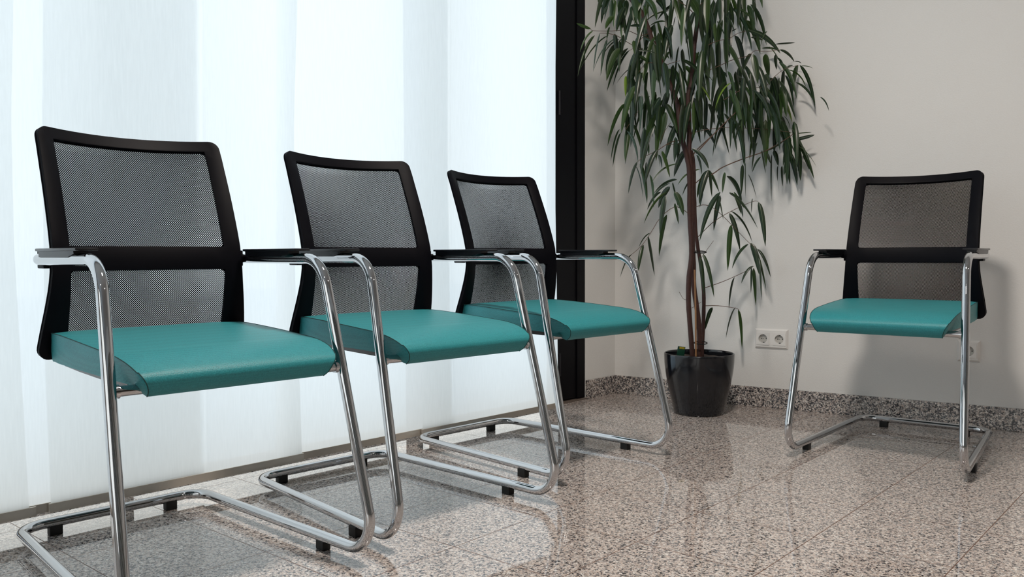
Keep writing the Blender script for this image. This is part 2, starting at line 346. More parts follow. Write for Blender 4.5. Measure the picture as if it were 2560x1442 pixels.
# ------------------------------------------------------------------ traced plant: leaves (base, tip, half width, tint, twist), stems and twigs in metres
LEAVES=[
(0.474,3.348,0.657,0.429,3.36,0.565,0.0061,0.19,-0.86),
(0.53,3.417,0.694,0.502,3.382,0.579,0.0085,0.32,0.01),
(0.554,3.439,0.728,0.573,3.404,0.57,0.0135,0.02,-0.82),
(0.581,3.565,0.745,0.528,3.534,0.684,0.0037,0.25,-0.55),
(0.657,3.603,0.823,0.626,3.609,0.648,0.0106,0.38,-0.21),
(0.604,3.315,0.898,0.52,3.344,0.777,0.0056,0.59,-0.42),
(0.602,3.338,0.887,0.578,3.322,0.737,0.0131,0.09,0.63),
(0.611,3.486,0.911,0.557,3.497,0.839,0.0055,0.11,-0.26),
(0.638,3.32,0.855,0.645,3.285,0.772,0.0098,0.33,-0.59),
(0.656,3.437,0.907,0.691,3.422,0.812,0.0135,0.41,0.17),
(0.832,3.396,0.903,0.756,3.419,0.709,0.0111,0.27,0.4),
(0.853,3.484,0.896,0.828,3.486,0.753,0.0125,0.15,0.75),
(0.827,3.392,0.877,0.854,3.431,0.794,0.0062,0.44,-0.76),
(0.907,3.542,0.826,0.945,3.514,0.669,0.0104,0.25,-0.02),
(0.905,3.514,0.834,1.001,3.535,0.704,0.0041,0.02,0.15),
(0.878,3.4,0.773,0.869,3.416,0.589,0.0107,0.53,0.19),
(0.96,3.446,0.697,0.901,3.473,0.596,0.0079,0.35,0.89),
(0.988,3.513,0.701,1.013,3.477,0.573,0.0133,0.28,0.4),
(1.023,3.579,0.683,1.074,3.579,0.503,0.007,0.39,-0.43),
(1.016,3.514,0.678,1.061,3.476,0.56,0.0064,0.23,-0.08),
(0.97,3.337,0.638,0.972,3.302,0.476,0.0044,0.1,0.54),
(0.96,3.379,0.609,0.912,3.371,0.539,0.0062,0.08,0.74),
(0.972,3.444,0.603,0.972,3.448,0.497,0.005,0.05,0.77),
(1.019,3.576,0.597,1.025,3.559,0.441,0.0089,0.49,-0.17),
(0.941,3.583,0.559,0.927,3.62,0.421,0.0098,0.22,-0.7),
(0.747,3.374,0.647,0.76,3.353,0.493,0.0099,0.11,-0.03),
(0.762,3.384,0.658,0.798,3.344,0.485,0.0084,0.35,-0.16),
(0.824,3.481,0.437,0.803,3.517,0.342,0.0087,0.22,0.38),
(0.924,3.498,0.436,0.888,3.512,0.305,0.0103,0.31,-0.89),
(0.949,3.55,0.423,0.974,3.58,0.254,0.0077,0.54,0.6),
(0.994,3.428,0.865,1.014,3.396,0.686,0.0112,0.24,0.27),
(0.941,3.322,0.872,0.93,3.298,0.814,0.0054,0.04,-0.68),
(0.849,3.317,0.897,0.949,3.277,0.754,0.0082,0.2,-0.7),
(0.897,3.416,0.878,0.919,3.378,0.799,0.0067,0.06,0.75),
(0.874,3.348,0.9,0.898,3.328,0.812,0.0088,0.37,-0.31),
(0.75,3.339,0.899,0.744,3.367,0.84,0.0066,0.22,0.99),
(0.437,3.455,1.161,0.398,3.422,1.03,0.0071,0.28,-0.8),
(0.434,3.385,1.139,0.405,3.411,1.005,0.007,0.21,-0.68),
(0.514,3.604,1.243,0.476,3.607,1.187,0.005,0.01,-0.71),
(0.447,3.309,1.134,0.491,3.311,1.014,0.0098,0.33,0.96),
(0.501,3.523,1.195,0.544,3.504,1.043,0.0073,0.52,-0.27),
(0.523,3.547,1.041,0.486,3.55,0.908,0.0073,0.1,0.56),
(0.489,3.371,1.008,0.523,3.396,0.881,0.0039,0.2,0.97),
(0.536,3.558,1.034,0.57,3.583,0.871,0.0098,0.51,0.48),
(0.549,3.466,1.031,0.546,3.454,0.92,0.0095,0.14,-0.94),
(0.58,3.389,1.072,0.526,3.37,0.929,0.0109,0.02,0.39),
(0.558,3.443,0.978,0.58,3.478,0.845,0.0095,0.57,0.98),
(0.603,3.417,1.07,0.631,3.394,0.961,0.011,0.57,-0.55),
(0.58,3.365,1.049,0.595,3.375,0.996,0.0054,0.12,0.8),
(0.591,3.453,1.061,0.603,3.466,1.01,0.0016,0.5,0.6),
(0.719,3.511,1.086,0.675,3.544,0.978,0.0145,0.05,0.56),
(0.673,3.453,1.023,0.565,3.427,0.946,0.004,0.45,0.58),
(0.69,3.556,0.968,0.632,3.594,0.94,0.0057,0.2,-0.21),
(0.691,3.603,0.972,0.604,3.621,0.913,0.0058,0.24,-0.66),
(0.622,3.348,0.936,0.548,3.381,0.853,0.0046,0.08,0.61),
(0.662,3.564,0.938,0.621,3.603,0.852,0.0122,0.09,0.31),
(0.658,3.476,0.949,0.675,3.446,0.843,0.0119,0.21,-0.97),
(0.776,3.508,1.006,0.684,3.51,0.94,0.0056,0.58,0.87),
(0.763,3.579,0.974,0.723,3.605,0.905,0.0057,0.26,-0.58),
(0.717,3.394,1.076,0.78,3.373,0.992,0.0078,0.15,0.17),
(0.744,3.434,1.055,0.76,3.405,0.974,0.0063,0.16,0.82),
(0.662,3.447,1.128,0.659,3.453,1.028,0.0126,0.21,0.81),
(0.706,3.594,1.126,0.7,3.594,1.044,0.0082,0.25,0.06),
(0.624,3.306,1.127,0.614,3.301,1.087,0.003,0.31,-0.63),
(0.653,3.556,1.19,0.687,3.53,1.152,0.0049,0.0,-0.05),
(0.626,3.478,1.268,0.674,3.464,1.146,0.0127,0.44,0.04),
(0.588,3.551,1.204,0.6,3.519,1.116,0.0065,0.33,0.12),
(0.588,3.389,1.249,0.583,3.41,1.133,0.0116,0.15,0.02),
(0.631,3.543,1.27,0.628,3.576,1.149,0.0097,0.34,-0.11),
(0.535,3.462,1.153,0.558,3.463,1.059,0.0087,0.37,0.39),
(0.555,3.471,1.179,0.549,3.469,1.059,0.0095,0.27,0.88),
(0.828,3.58,1.007,0.788,3.616,0.895,0.0148,0.42,-0.48),
(0.833,3.602,0.996,0.804,3.629,0.87,0.0115,0.34,-0.73),
(0.802,3.441,0.993,0.802,3.407,0.884,0.0095,0.07,-0.52),
(0.53,3.514,1.306,0.527,3.537,1.205,0.0145,0.04,0.79),
(0.564,3.529,1.309,0.548,3.542,1.132,0.0145,0.09,-0.71),
(0.604,3.61,1.304,0.574,3.587,1.213,0.0182,0.53,0.91),
(0.603,3.456,1.289,0.566,3.495,1.198,0.0174,0.24,0.66),
(0.556,3.438,1.292,0.487,3.439,1.1,0.0047,0.1,-0.32),
(0.476,3.402,1.285,0.446,3.42,1.236,0.007,0.12,-0.96),
(0.463,3.441,1.283,0.469,3.402,1.23,0.0055,0.33,-0.34),
(0.516,3.464,1.297,0.499,3.429,1.241,0.0071,0.37,0.97),
(0.719,3.611,1.323,0.716,3.579,1.182,0.0165,0.47,-0.47),
(0.726,3.549,1.325,0.716,3.531,1.172,0.0179,0.02,-0.74),
(0.692,3.592,1.339,0.699,3.617,1.217,0.0132,0.25,-0.48),
(0.66,3.594,1.34,0.635,3.6,1.237,0.0148,0.09,0.4),
(0.721,3.318,1.269,0.737,3.333,1.167,0.0106,0.05,-0.15),
(0.788,3.6,1.201,0.861,3.611,1.114,0.0091,0.04,0.6),
(0.902,3.574,1.213,0.843,3.539,1.086,0.0074,0.05,0.73),
(0.873,3.409,1.215,0.875,3.413,1.077,0.0086,0.27,0.85),
(0.88,3.341,1.167,0.867,3.344,1.104,0.0069,0.16,-0.52),
(0.904,3.352,1.184,0.871,3.316,1.092,0.0077,0.07,-0.6),
(0.919,3.398,1.182,0.93,3.418,1.018,0.0109,0.19,-0.42),
(0.922,3.357,1.016,0.92,3.345,0.874,0.0077,0.3,-0.96),
(0.896,3.305,1.003,0.897,3.324,0.888,0.0076,0.15,0.1),
(0.959,3.452,0.979,1.003,3.487,0.886,0.0047,0.11,-0.79),
(0.86,3.438,0.986,0.851,3.438,0.902,0.0076,0.49,0.67),
(0.874,3.462,0.973,0.939,3.477,0.86,0.0143,0.24,0.96),
(0.912,3.566,0.911,0.979,3.583,0.849,0.0073,0.21,0.27),
(1.002,3.411,1.07,1.007,3.376,0.974,0.0094,0.24,-0.74),
(1.083,3.546,1.07,1.074,3.519,0.872,0.0089,0.04,-0.83),
(1.015,3.579,1.148,1.003,3.592,1.05,0.0066,0.5,-0.44),
(0.978,3.394,1.099,0.956,3.391,0.984,0.0078,0.15,-0.68),
(0.989,3.384,1.042,0.966,3.421,0.983,0.0062,0.27,0.95),
(1.012,3.378,1.054,1.038,3.415,1.018,0.0077,0.33,-0.38),
(1.082,3.521,1.083,1.101,3.519,1.019,0.0097,0.21,0.01),
(1.111,3.551,1.022,1.103,3.533,0.956,0.0081,0.12,-0.82),
(1.124,3.54,1.021,1.122,3.525,0.935,0.0081,0.24,-0.53),
(1.129,3.467,1.045,1.112,3.48,0.977,0.0095,0.35,0.43),
(1.128,3.507,1.154,1.141,3.533,1.052,0.0128,0.53,-0.7),
(1.152,3.52,1.134,1.122,3.524,1.019,0.0113,0.43,0.78),
(1.148,3.445,1.114,1.144,3.416,1.02,0.0095,0.38,0.05),
(1.153,3.438,1.088,1.175,3.464,0.953,0.0118,0.3,0.17),
(1.151,3.411,1.085,1.214,3.39,0.999,0.0047,0.54,-0.94),
(1.188,3.474,1.061,1.217,3.483,0.999,0.008,0.08,0.12),
(1.131,3.454,1.062,1.16,3.453,0.987,0.0095,0.38,-0.99),
(1.131,3.438,1.138,1.21,3.44,1.146,0.0024,0.48,0.32),
(1.148,3.451,1.118,1.214,3.417,1.132,0.0079,0.04,-0.47),
(1.064,3.465,1.155,1.146,3.503,1.15,0.0071,0.44,-0.01),
(1.03,3.453,1.072,1.11,3.468,1.12,0.004,0.23,0.53),
(0.81,3.506,1.003,0.847,3.472,0.908,0.0128,0.37,-0.71),
(0.765,3.538,1.083,0.815,3.522,1.011,0.0073,0.15,0.14),
(0.767,3.319,0.984,0.727,3.301,0.85,0.0122,0.01,0.34),
(1.098,3.497,1.307,1.15,3.499,1.194,0.0072,1.0,-0.07),
(1.101,3.453,1.212,1.12,3.429,1.155,0.0019,0.28,0.96),
(1.08,3.508,1.208,1.118,3.534,1.136,0.0096,0.56,0.94),
(0.999,3.386,1.259,1.058,3.363,1.064,0.0171,0.27,0.89),
(1.044,3.486,1.268,1.071,3.457,1.157,0.0128,0.13,0.05),
(1.08,3.481,1.311,1.097,3.482,1.195,0.0143,0.57,0.77),
(1.07,3.489,1.3,1.074,3.488,1.196,0.0128,0.42,-0.95),
(1.007,3.457,1.257,1.02,3.453,1.106,0.0127,0.0,-0.4),
(0.953,3.41,1.285,0.978,3.395,1.166,0.0094,0.08,0.68),
(0.977,3.54,1.29,0.992,3.567,1.124,0.0113,0.0,-0.76),
(0.941,3.528,1.269,0.977,3.56,1.178,0.0097,0.56,-0.42),
(0.833,3.426,1.301,0.85,3.466,1.177,0.0157,0.22,0.18),
(0.882,3.437,1.303,0.876,3.419,1.186,0.0126,0.22,-0.9),
(0.809,3.567,1.315,0.803,3.55,1.132,0.0131,0.06,0.87),
(0.743,3.385,1.3,0.759,3.386,1.141,0.014,0.15,-0.62),
(0.831,3.606,1.29,0.864,3.637,1.206,0.0099,0.22,0.62),
(0.945,3.592,1.319,0.943,3.628,1.155,0.0099,0.38,0.1),
(0.696,3.316,1.636,0.732,3.334,1.573,0.0167,0.43,-0.1),
(0.818,3.506,1.542,0.791,3.489,1.42,0.0112,0.45,-0.9),
(0.794,3.341,1.554,0.796,3.339,1.481,0.0092,0.56,-0.31),
(0.879,3.536,1.701,0.895,3.575,1.645,0.0121,0.18,-0.48),
(0.89,3.396,1.629,0.969,3.401,1.566,0.0054,0.39,-0.21),
(0.872,3.352,1.605,0.897,3.328,1.559,0.0077,0.1,0.81),
(0.865,3.37,1.622,0.955,3.403,1.463,0.0116,0.3,0.99),
(0.804,3.345,1.564,0.829,3.32,1.495,0.0092,0.27,-0.82),
(0.834,3.329,1.58,0.862,3.308,1.512,0.0061,0.21,-0.48),
(0.907,3.584,1.715,0.935,3.604,1.615,0.0115,0.34,-0.17),
(0.978,3.468,1.68,0.978,3.458,1.625,0.0056,0.25,-0.32),
(0.958,3.389,1.657,0.978,3.426,1.65,0.0039,0.04,-0.75),
(0.921,3.501,1.575,0.888,3.531,1.548,0.0032,0.3,-0.57),
(0.932,3.38,1.537,1.059,3.371,1.444,0.0116,0.16,-0.11),
(1.067,3.54,1.512,1.126,3.54,1.416,0.0081,0.57,-0.96),
(1.079,3.444,1.476,1.138,3.442,1.426,0.0055,0.02,0.17),
(1.059,3.44,1.497,1.148,3.466,1.509,0.0039,0.0,0.71),
(1.009,3.38,1.532,0.973,3.348,1.465,0.0046,0.58,-0.69),
(0.984,3.518,1.544,1.042,3.554,1.54,0.0056,0.31,0.44),
(1.036,3.545,1.506,1.112,3.541,1.493,0.0041,0.39,0.1),
(0.925,3.55,1.559,0.959,3.529,1.395,0.0146,0.02,0.84),
(0.854,3.397,1.49,0.909,3.367,1.361,0.0156,0.39,-0.5),
(0.877,3.524,1.54,0.879,3.493,1.381,0.0129,0.38,-0.86),
(0.978,3.487,1.468,0.945,3.478,1.403,0.012,0.31,-0.55),
(0.933,3.303,1.425,0.947,3.287,1.309,0.0151,0.36,-0.08),
(1.038,3.506,1.472,1.064,3.537,1.384,0.0145,0.58,-0.05),
(1.074,3.479,1.466,1.083,3.495,1.407,0.0096,0.14,-0.39),
(1.111,3.484,1.404,1.104,3.478,1.246,0.0128,0.01,-0.49),
(1.169,3.489,1.424,1.133,3.452,1.291,0.0128,0.4,-0.32),
(1.164,3.454,1.416,1.234,3.47,1.244,0.0079,0.25,0.48),
(1.214,3.363,1.272,1.244,3.348,1.215,0.0031,0.3,0.64),
(1.106,3.457,1.376,1.136,3.44,1.243,0.0079,0.14,0.9),
(1.148,3.452,1.347,1.225,3.445,1.256,0.0047,0.3,0.33),
(1.119,3.459,1.399,1.184,3.436,1.322,0.004,0.57,0.95),
(1.156,3.496,1.441,1.181,3.487,1.43,0.0024,0.09,0.8),
(1.147,3.395,1.4,1.209,3.43,1.398,0.0019,0.53,-0.34),
(1.138,3.46,1.417,1.094,3.422,1.385,0.004,0.11,0.33),
(1.104,3.5,1.297,1.131,3.473,1.233,0.0096,0.23,-0.99),
(1.075,3.462,1.446,1.094,3.432,1.384,0.0063,0.17,0.93),
(1.033,3.414,1.358,1.07,3.44,1.261,0.0117,0.12,0.64),
(0.985,3.316,1.353,1.003,3.314,1.308,0.0106,0.26,-0.25),
(0.895,3.362,1.33,0.957,3.351,1.213,0.0062,0.55,0.79),
(0.895,3.431,1.344,0.884,3.456,1.234,0.0126,0.02,0.53),
(0.852,3.311,1.32,0.781,3.276,1.213,0.0045,1.0,0.84),
(0.926,3.539,1.388,0.967,3.571,1.385,0.0081,0.15,-0.32),
(0.787,3.606,1.379,0.845,3.616,1.296,0.0083,1.0,-0.48),
(0.764,3.401,1.378,0.8,3.383,1.335,0.0078,0.43,-0.99),
(0.859,3.593,1.428,0.882,3.604,1.333,0.0123,0.45,0.89),
(0.831,3.375,1.372,0.849,3.373,1.351,0.0062,0.01,0.91),
(0.785,3.424,1.699,0.776,3.404,1.51,0.0157,0.57,-0.14),
(0.848,3.597,1.719,0.821,3.572,1.44,0.0181,0.3,0.61),
(0.798,3.563,1.725,0.809,3.585,1.581,0.0147,0.44,0.21),
(0.824,3.402,1.68,0.828,3.391,1.567,0.0156,0.2,0.56),
(0.738,3.363,1.632,0.771,3.383,1.511,0.0092,0.05,-0.51),
(0.736,3.311,1.62,0.731,3.315,1.517,0.0091,0.04,-0.35),
(0.919,3.583,1.734,0.976,3.622,1.59,0.0131,0.59,-0.47),
(0.905,3.331,1.342,0.897,3.331,1.216,0.0122,0.05,0.42),
(0.942,3.375,1.345,0.953,3.368,1.222,0.0124,0.27,0.24),
(1.039,3.539,1.368,1.048,3.567,1.252,0.013,0.4,0.33),
(1.084,3.539,1.368,1.08,3.545,1.248,0.013,0.07,-0.25),
(1.106,3.529,1.382,1.101,3.509,1.239,0.0113,0.44,-0.69),
(0.323,3.485,1.572,0.264,3.471,1.591,0.0067,0.53,-0.21),
(0.331,3.462,1.559,0.276,3.441,1.467,0.0052,0.6,0.62),
(0.352,3.617,1.579,0.278,3.585,1.401,0.0069,0.39,-0.05),
(0.405,3.569,1.567,0.284,3.602,1.423,0.0053,0.49,-0.92),
(0.345,3.338,1.517,0.317,3.313,1.361,0.0071,0.18,0.95),
(0.402,3.598,1.559,0.374,3.587,1.404,0.0084,0.35,0.73),
(0.415,3.383,1.511,0.329,3.405,1.392,0.005,0.27,0.89),
(0.44,3.491,1.531,0.376,3.5,1.471,0.003,0.06,-0.56),
(0.385,3.345,1.541,0.37,3.322,1.485,0.005,0.22,-0.49),
(0.454,3.509,1.537,0.404,3.485,1.432,0.0067,0.36,-0.98),
(0.479,3.517,1.501,0.39,3.492,1.32,0.009,0.2,-0.38),
(0.49,3.554,1.501,0.422,3.558,1.354,0.0091,0.12,-0.87),
(0.412,3.426,1.536,0.421,3.431,1.454,0.0102,0.06,0.28),
(0.439,3.352,1.514,0.436,3.368,1.445,0.0071,0.05,-0.18),
(0.374,3.398,1.662,0.361,3.435,1.579,0.0087,0.17,-0.38),
(0.396,3.414,1.666,0.395,3.408,1.568,0.0131,0.34,0.73),
(0.413,3.416,1.667,0.405,3.392,1.55,0.0087,0.6,0.46),
(0.438,3.302,1.606,0.409,3.334,1.521,0.0126,0.12,-0.15),
(0.346,3.43,1.671,0.369,3.461,1.643,0.0051,0.49,-0.08),
(0.369,3.305,1.607,0.358,3.309,1.58,0.007,0.1,0.28),
(0.397,3.328,1.578,0.367,3.338,1.533,0.0106,0.55,-0.26),
(0.472,3.347,1.624,0.475,3.329,1.558,0.0128,0.3,0.04),
(0.504,3.335,1.632,0.47,3.334,1.565,0.0128,0.56,0.61),
(0.517,3.363,1.629,0.524,3.333,1.518,0.0086,0.58,0.89),
(0.539,3.454,1.678,0.58,3.419,1.588,0.0162,0.59,0.85),
(0.606,3.589,1.718,0.644,3.599,1.67,0.0137,0.23,0.65),
(0.641,3.551,1.653,0.659,3.529,1.45,0.0136,0.1,-0.19),
(0.611,3.565,1.622,0.628,3.54,1.512,0.0106,0.51,-0.56),
(0.579,3.466,1.586,0.587,3.456,1.495,0.0133,0.24,-0.75),
(0.682,3.532,1.683,0.608,3.564,1.627,0.0113,0.15,-0.92),
(0.696,3.542,1.703,0.689,3.505,1.57,0.0166,0.34,0.68),
(0.733,3.492,1.688,0.769,3.496,1.614,0.0163,0.07,0.25),
(0.632,3.434,1.629,0.538,3.441,1.588,0.0044,0.18,-0.15),
(0.619,3.443,1.589,0.555,3.438,1.57,0.0051,0.4,-0.95),
(0.476,3.457,1.575,0.543,3.435,1.558,0.0059,0.37,0.53),
(0.46,3.447,1.556,0.457,3.421,1.532,0.0073,0.47,-0.05),
(0.497,3.341,1.45,0.564,3.336,1.437,0.005,0.06,-0.82),
(0.53,3.463,1.531,0.579,3.427,1.484,0.0066,0.27,0.27),
(0.553,3.535,1.52,0.568,3.557,1.448,0.009,0.05,0.02),
(0.591,3.461,1.496,0.589,3.451,1.439,0.0066,0.03,0.9),
(0.622,3.574,1.529,0.635,3.614,1.5,0.0068,0.08,0.46),
(0.5,3.362,1.433,0.543,3.401,1.416,0.0071,0.49,-0.02),
(0.634,3.593,1.498,0.657,3.566,1.468,0.0046,0.57,0.58),
(0.669,3.321,1.61,0.656,3.309,1.456,0.0113,0.56,0.51),
(0.738,3.587,1.687,0.732,3.569,1.578,0.0092,0.1,0.63),
(0.663,3.461,1.613,0.661,3.494,1.579,0.0029,0.09,-0.58),
(0.8,3.462,1.507,0.783,3.447,1.417,0.0132,0.16,-0.93),
(0.668,3.352,1.416,0.77,3.387,1.324,0.0086,0.11,0.36),
(0.731,3.354,1.327,0.788,3.377,1.26,0.0071,1.0,-0.77),
(0.607,3.504,1.43,0.623,3.492,1.334,0.0119,0.32,0.75),
(0.677,3.486,1.435,0.74,3.516,1.297,0.0111,0.33,-0.79),
(0.704,3.502,1.426,0.782,3.493,1.287,0.0119,0.6,0.6),
(0.684,3.617,1.455,0.683,3.623,1.292,0.0138,0.16,-0.28),
(0.637,3.442,1.402,0.618,3.416,1.296,0.0088,0.46,0.49),
(0.584,3.562,1.425,0.596,3.543,1.371,0.0091,0.03,0.28),
(0.545,3.487,1.398,0.489,3.501,1.278,0.0104,0.59,-0.37),
(0.501,3.311,1.36,0.478,3.283,1.233,0.0113,0.0,0.23),
(0.553,3.464,1.393,0.547,3.496,1.282,0.0118,0.26,-0.74),
(0.522,3.509,1.431,0.426,3.471,1.348,0.0037,0.14,-0.99),
(0.448,3.334,1.351,0.444,3.323,1.266,0.0085,1.0,-0.55),
(0.469,3.489,1.688,0.454,3.465,1.595,0.0148,0.35,0.25),
(0.427,3.343,1.645,0.437,3.378,1.538,0.0142,0.28,-0.51),
(0.489,3.331,1.658,0.505,3.342,1.628,0.0127,0.09,0.74),
(0.547,3.429,1.653,0.547,3.41,1.58,0.0102,0.47,-0.98),
(0.439,3.48,1.524,0.437,3.468,1.394,0.0104,0.39,0.29),
(0.442,3.6,1.542,0.438,3.619,1.456,0.0092,0.27,-0.5),
(0.473,3.314,1.482,0.479,3.317,1.428,0.0085,0.54,-0.19),
(0.463,3.319,1.39,0.461,3.341,1.297,0.0099,0.14,-0.98),
(0.588,3.505,1.592,0.545,3.53,1.464,0.0136,0.3,-0.65),
(0.461,3.302,1.665,0.487,3.33,1.554,0.0141,0.43,0.49),
(0.522,3.312,1.58,0.477,3.299,1.425,0.0093,0.14,0.5),
(0.655,3.552,1.625,0.621,3.554,1.438,0.0134,0.26,-0.47),
(0.602,3.376,1.553,0.639,3.395,1.421,0.0089,0.16,0.89),
(0.666,3.502,1.72,0.644,3.517,1.525,0.0109,0.54,0.33),
(0.768,3.532,1.698,0.795,3.538,1.502,0.0156,0.26,-0.38),
(0.427,3.334,1.61,0.454,3.368,1.497,0.0097,0.02,-0.31),
(0.424,3.536,1.794,0.416,3.501,1.658,0.0139,0.42,0.18),
(0.524,3.593,1.642,0.557,3.628,1.451,0.0098,0.52,-0.79),
(0.454,3.564,1.785,0.472,3.575,1.662,0.0154,0.38,-0.43),
(0.381,3.307,1.706,0.321,3.287,1.524,0.0108,0.25,-0.43),
(0.653,3.498,1.71,0.692,3.46,1.551,0.0128,0.51,-0.17),
(0.552,3.576,1.647,0.554,3.543,1.484,0.0134,0.13,0.64),
(0.426,3.457,1.774,0.431,3.456,1.637,0.0161,0.0,0.59),
(0.424,3.391,1.653,0.434,3.368,1.5,0.0107,0.57,0.4),
(0.573,3.552,1.781,0.512,3.562,1.604,0.0152,0.42,-0.29),
(0.506,3.366,1.665,0.441,3.347,1.469,0.0151,0.02,0.8),
(0.573,3.541,1.721,0.531,3.562,1.524,0.0127,0.32,0.29),
(0.483,3.354,1.675,0.502,3.349,1.545,0.0134,0.45,0.55),
(0.58,3.396,1.729,0.615,3.413,1.576,0.0105,0.11,0.69),
(0.414,3.405,1.726,0.367,3.38,1.58,0.0126,0.1,0.95),
(0.916,3.554,1.781,0.888,3.573,1.577,0.0121,0.59,-0.13),
(0.731,3.428,1.623,0.703,3.451,1.501,0.0117,0.02,0.39),
(0.844,3.537,1.655,0.819,3.57,1.499,0.0137,0.24,-0.14),
(0.869,3.548,1.631,0.851,3.564,1.474,0.0146,0.53,0.7),
(0.871,3.434,1.624,0.868,3.457,1.471,0.0135,0.06,0.43),
(0.877,3.516,1.735,0.892,3.55,1.585,0.0138,0.25,-0.63),
(0.874,3.474,1.604,0.878,3.447,1.444,0.0162,0.02,0.56),
(0.954,3.464,1.659,0.984,3.475,1.533,0.013,0.43,0.66),
(0.852,3.544,1.708,0.82,3.514,1.493,0.0143,0.24,0.97),
(0.777,3.435,1.753,0.774,3.45,1.616,0.009,0.25,-0.3),
(0.778,3.556,1.754,0.83,3.548,1.562,0.0132,0.13,-0.58),
(0.7,3.372,1.577,0.722,3.409,1.399,0.0121,0.34,-0.29),
(0.836,3.34,1.559,0.851,3.367,1.38,0.0108,0.33,-0.29),
(0.884,3.301,1.666,0.878,3.319,1.525,0.0115,0.11,-0.44),
(0.742,3.416,1.694,0.743,3.45,1.543,0.0135,0.4,0.71),
(0.706,3.503,1.601,0.728,3.464,1.391,0.0101,0.5,-0.98),
(0.981,3.548,1.652,0.951,3.536,1.504,0.0103,0.14,-0.69),
(0.958,3.514,1.612,1.03,3.545,1.483,0.0137,0.47,0.58),
(0.956,3.582,1.768,0.978,3.587,1.582,0.0149,0.26,-0.47),
(0.747,3.457,1.742,0.699,3.457,1.58,0.0124,0.09,0.08),
(0.959,3.569,1.807,0.97,3.559,1.606,0.0135,0.4,-0.16),
(0.975,3.518,1.775,1.02,3.553,1.606,0.0093,0.37,-0.34),
(0.976,3.5,1.672,1.038,3.487,1.504,0.0093,0.43,0.72),
(0.781,3.435,1.661,0.817,3.439,1.498,0.0104,0.26,0.65),
(0.587,3.612,1.289,0.575,3.624,1.128,0.0115,0.3,0.58),
(0.549,3.313,1.37,0.549,3.331,1.233,0.0131,0.47,0.77),
(0.645,3.495,1.483,0.583,3.507,1.337,0.0105,0.55,0.58),
(0.764,3.518,1.332,0.776,3.495,1.151,0.0143,0.36,0.33),
(0.636,3.593,1.304,0.591,3.605,1.171,0.0096,0.46,-0.26),
(0.713,3.402,1.263,0.684,3.396,1.095,0.011,0.25,0.28),
(0.763,3.484,1.478,0.72,3.518,1.313,0.0099,0.49,-0.11),
(0.472,3.432,1.377,0.496,3.4,1.201,0.016,0.29,0.29),
(0.56,3.609,1.481,0.48,3.576,1.348,0.0146,0.07,0.74),
(0.49,3.316,1.449,0.448,3.338,1.277,0.0138,0.11,0.43),
(0.764,3.598,1.314,0.776,3.579,1.178,0.0148,0.28,0.93),
(0.679,3.4,1.47,0.697,3.418,1.355,0.0147,0.05,-0.67),
(0.748,3.517,1.367,0.728,3.488,1.234,0.0134,0.26,0.59),
(0.607,3.602,1.339,0.589,3.625,1.159,0.0123,0.47,0.13),
(0.567,3.494,1.48,0.583,3.532,1.278,0.0152,0.2,0.66),
(0.662,3.493,1.411,0.707,3.524,1.257,0.0119,0.41,0.61),
(0.578,3.584,1.517,0.549,3.547,1.362,0.0138,0.49,0.67),
(0.734,3.519,1.262,0.714,3.552,1.091,0.0155,0.48,-0.31),
(0.486,3.375,1.321,0.435,3.383,1.136,0.0141,0.56,0.36),
(0.591,3.328,1.402,0.614,3.353,1.269,0.0142,0.28,0.54),
(0.548,3.489,1.336,0.573,3.464,1.131,0.0129,0.29,-0.62),
(0.51,3.348,1.277,0.496,3.311,1.124,0.0115,0.31,0.99),
(0.578,3.41,1.448,0.599,3.412,1.274,0.01,0.36,-0.96),
(0.495,3.549,1.233,0.472,3.543,1.03,0.0135,0.16,0.89),
(0.687,3.358,1.247,0.652,3.325,1.043,0.009,0.12,-0.9),
(0.649,3.491,1.256,0.692,3.483,1.092,0.0158,0.04,-0.76),
(0.759,3.426,1.41,0.777,3.422,1.241,0.0158,0.4,-0.68),
(0.798,3.589,1.238,0.754,3.621,1.096,0.0113,0.21,0.67),
(0.47,3.346,1.254,0.47,3.367,1.079,0.0157,0.03,0.88),
(0.664,3.382,1.39,0.683,3.352,1.216,0.0095,0.19,-0.04),
(0.849,3.362,1.373,0.87,3.325,1.238,0.0088,0.43,0.86),
(0.856,3.331,1.195,0.921,3.365,1.008,0.0096,0.27,0.68),
(0.967,3.346,1.316,1.018,3.323,1.167,0.0121,0.38,-0.89),
(0.992,3.35,1.292,1.05,3.332,1.16,0.0106,0.25,0.68),
(0.96,3.613,1.446,0.945,3.578,1.269,0.0163,0.07,0.79),
(0.998,3.417,1.391,1.009,3.456,1.238,0.0107,0.12,1.0),
(1.073,3.432,1.423,1.133,3.394,1.272,0.0093,0.44,0.61),
(0.915,3.439,1.415,0.977,3.472,1.301,0.0128,0.11,-0.56),
(0.946,3.325,1.39,0.985,3.292,1.253,0.0137,0.12,0.22),
(0.971,3.487,1.39,0.996,3.463,1.247,0.0143,0.49,-0.87),
(1.062,3.569,1.372,1.038,3.58,1.184,0.0154,0.2,-0.01),
(0.858,3.566,1.239,0.908,3.555,1.07,0.0113,0.11,-0.67),
(0.897,3.339,1.28,0.92,3.356,1.166,0.0118,0.31,0.63),
(1.07,3.476,1.376,1.085,3.476,1.192,0.0146,0.04,0.03),
(0.938,3.333,1.293,1.002,3.313,1.172,0.0102,0.11,0.63),
(0.841,3.484,1.436,0.816,3.486,1.253,0.0092,0.36,0.41),
(0.857,3.46,1.232,0.812,3.443,1.046,0.0099,0.3,-0.76),
(0.96,3.539,1.437,1.012,3.512,1.256,0.0103,0.34,0.65),
(1.082,3.45,1.353,1.145,3.437,1.194,0.0128,0.24,-0.52),
(0.949,3.571,1.365,0.992,3.536,1.146,0.0162,0.49,0.03),
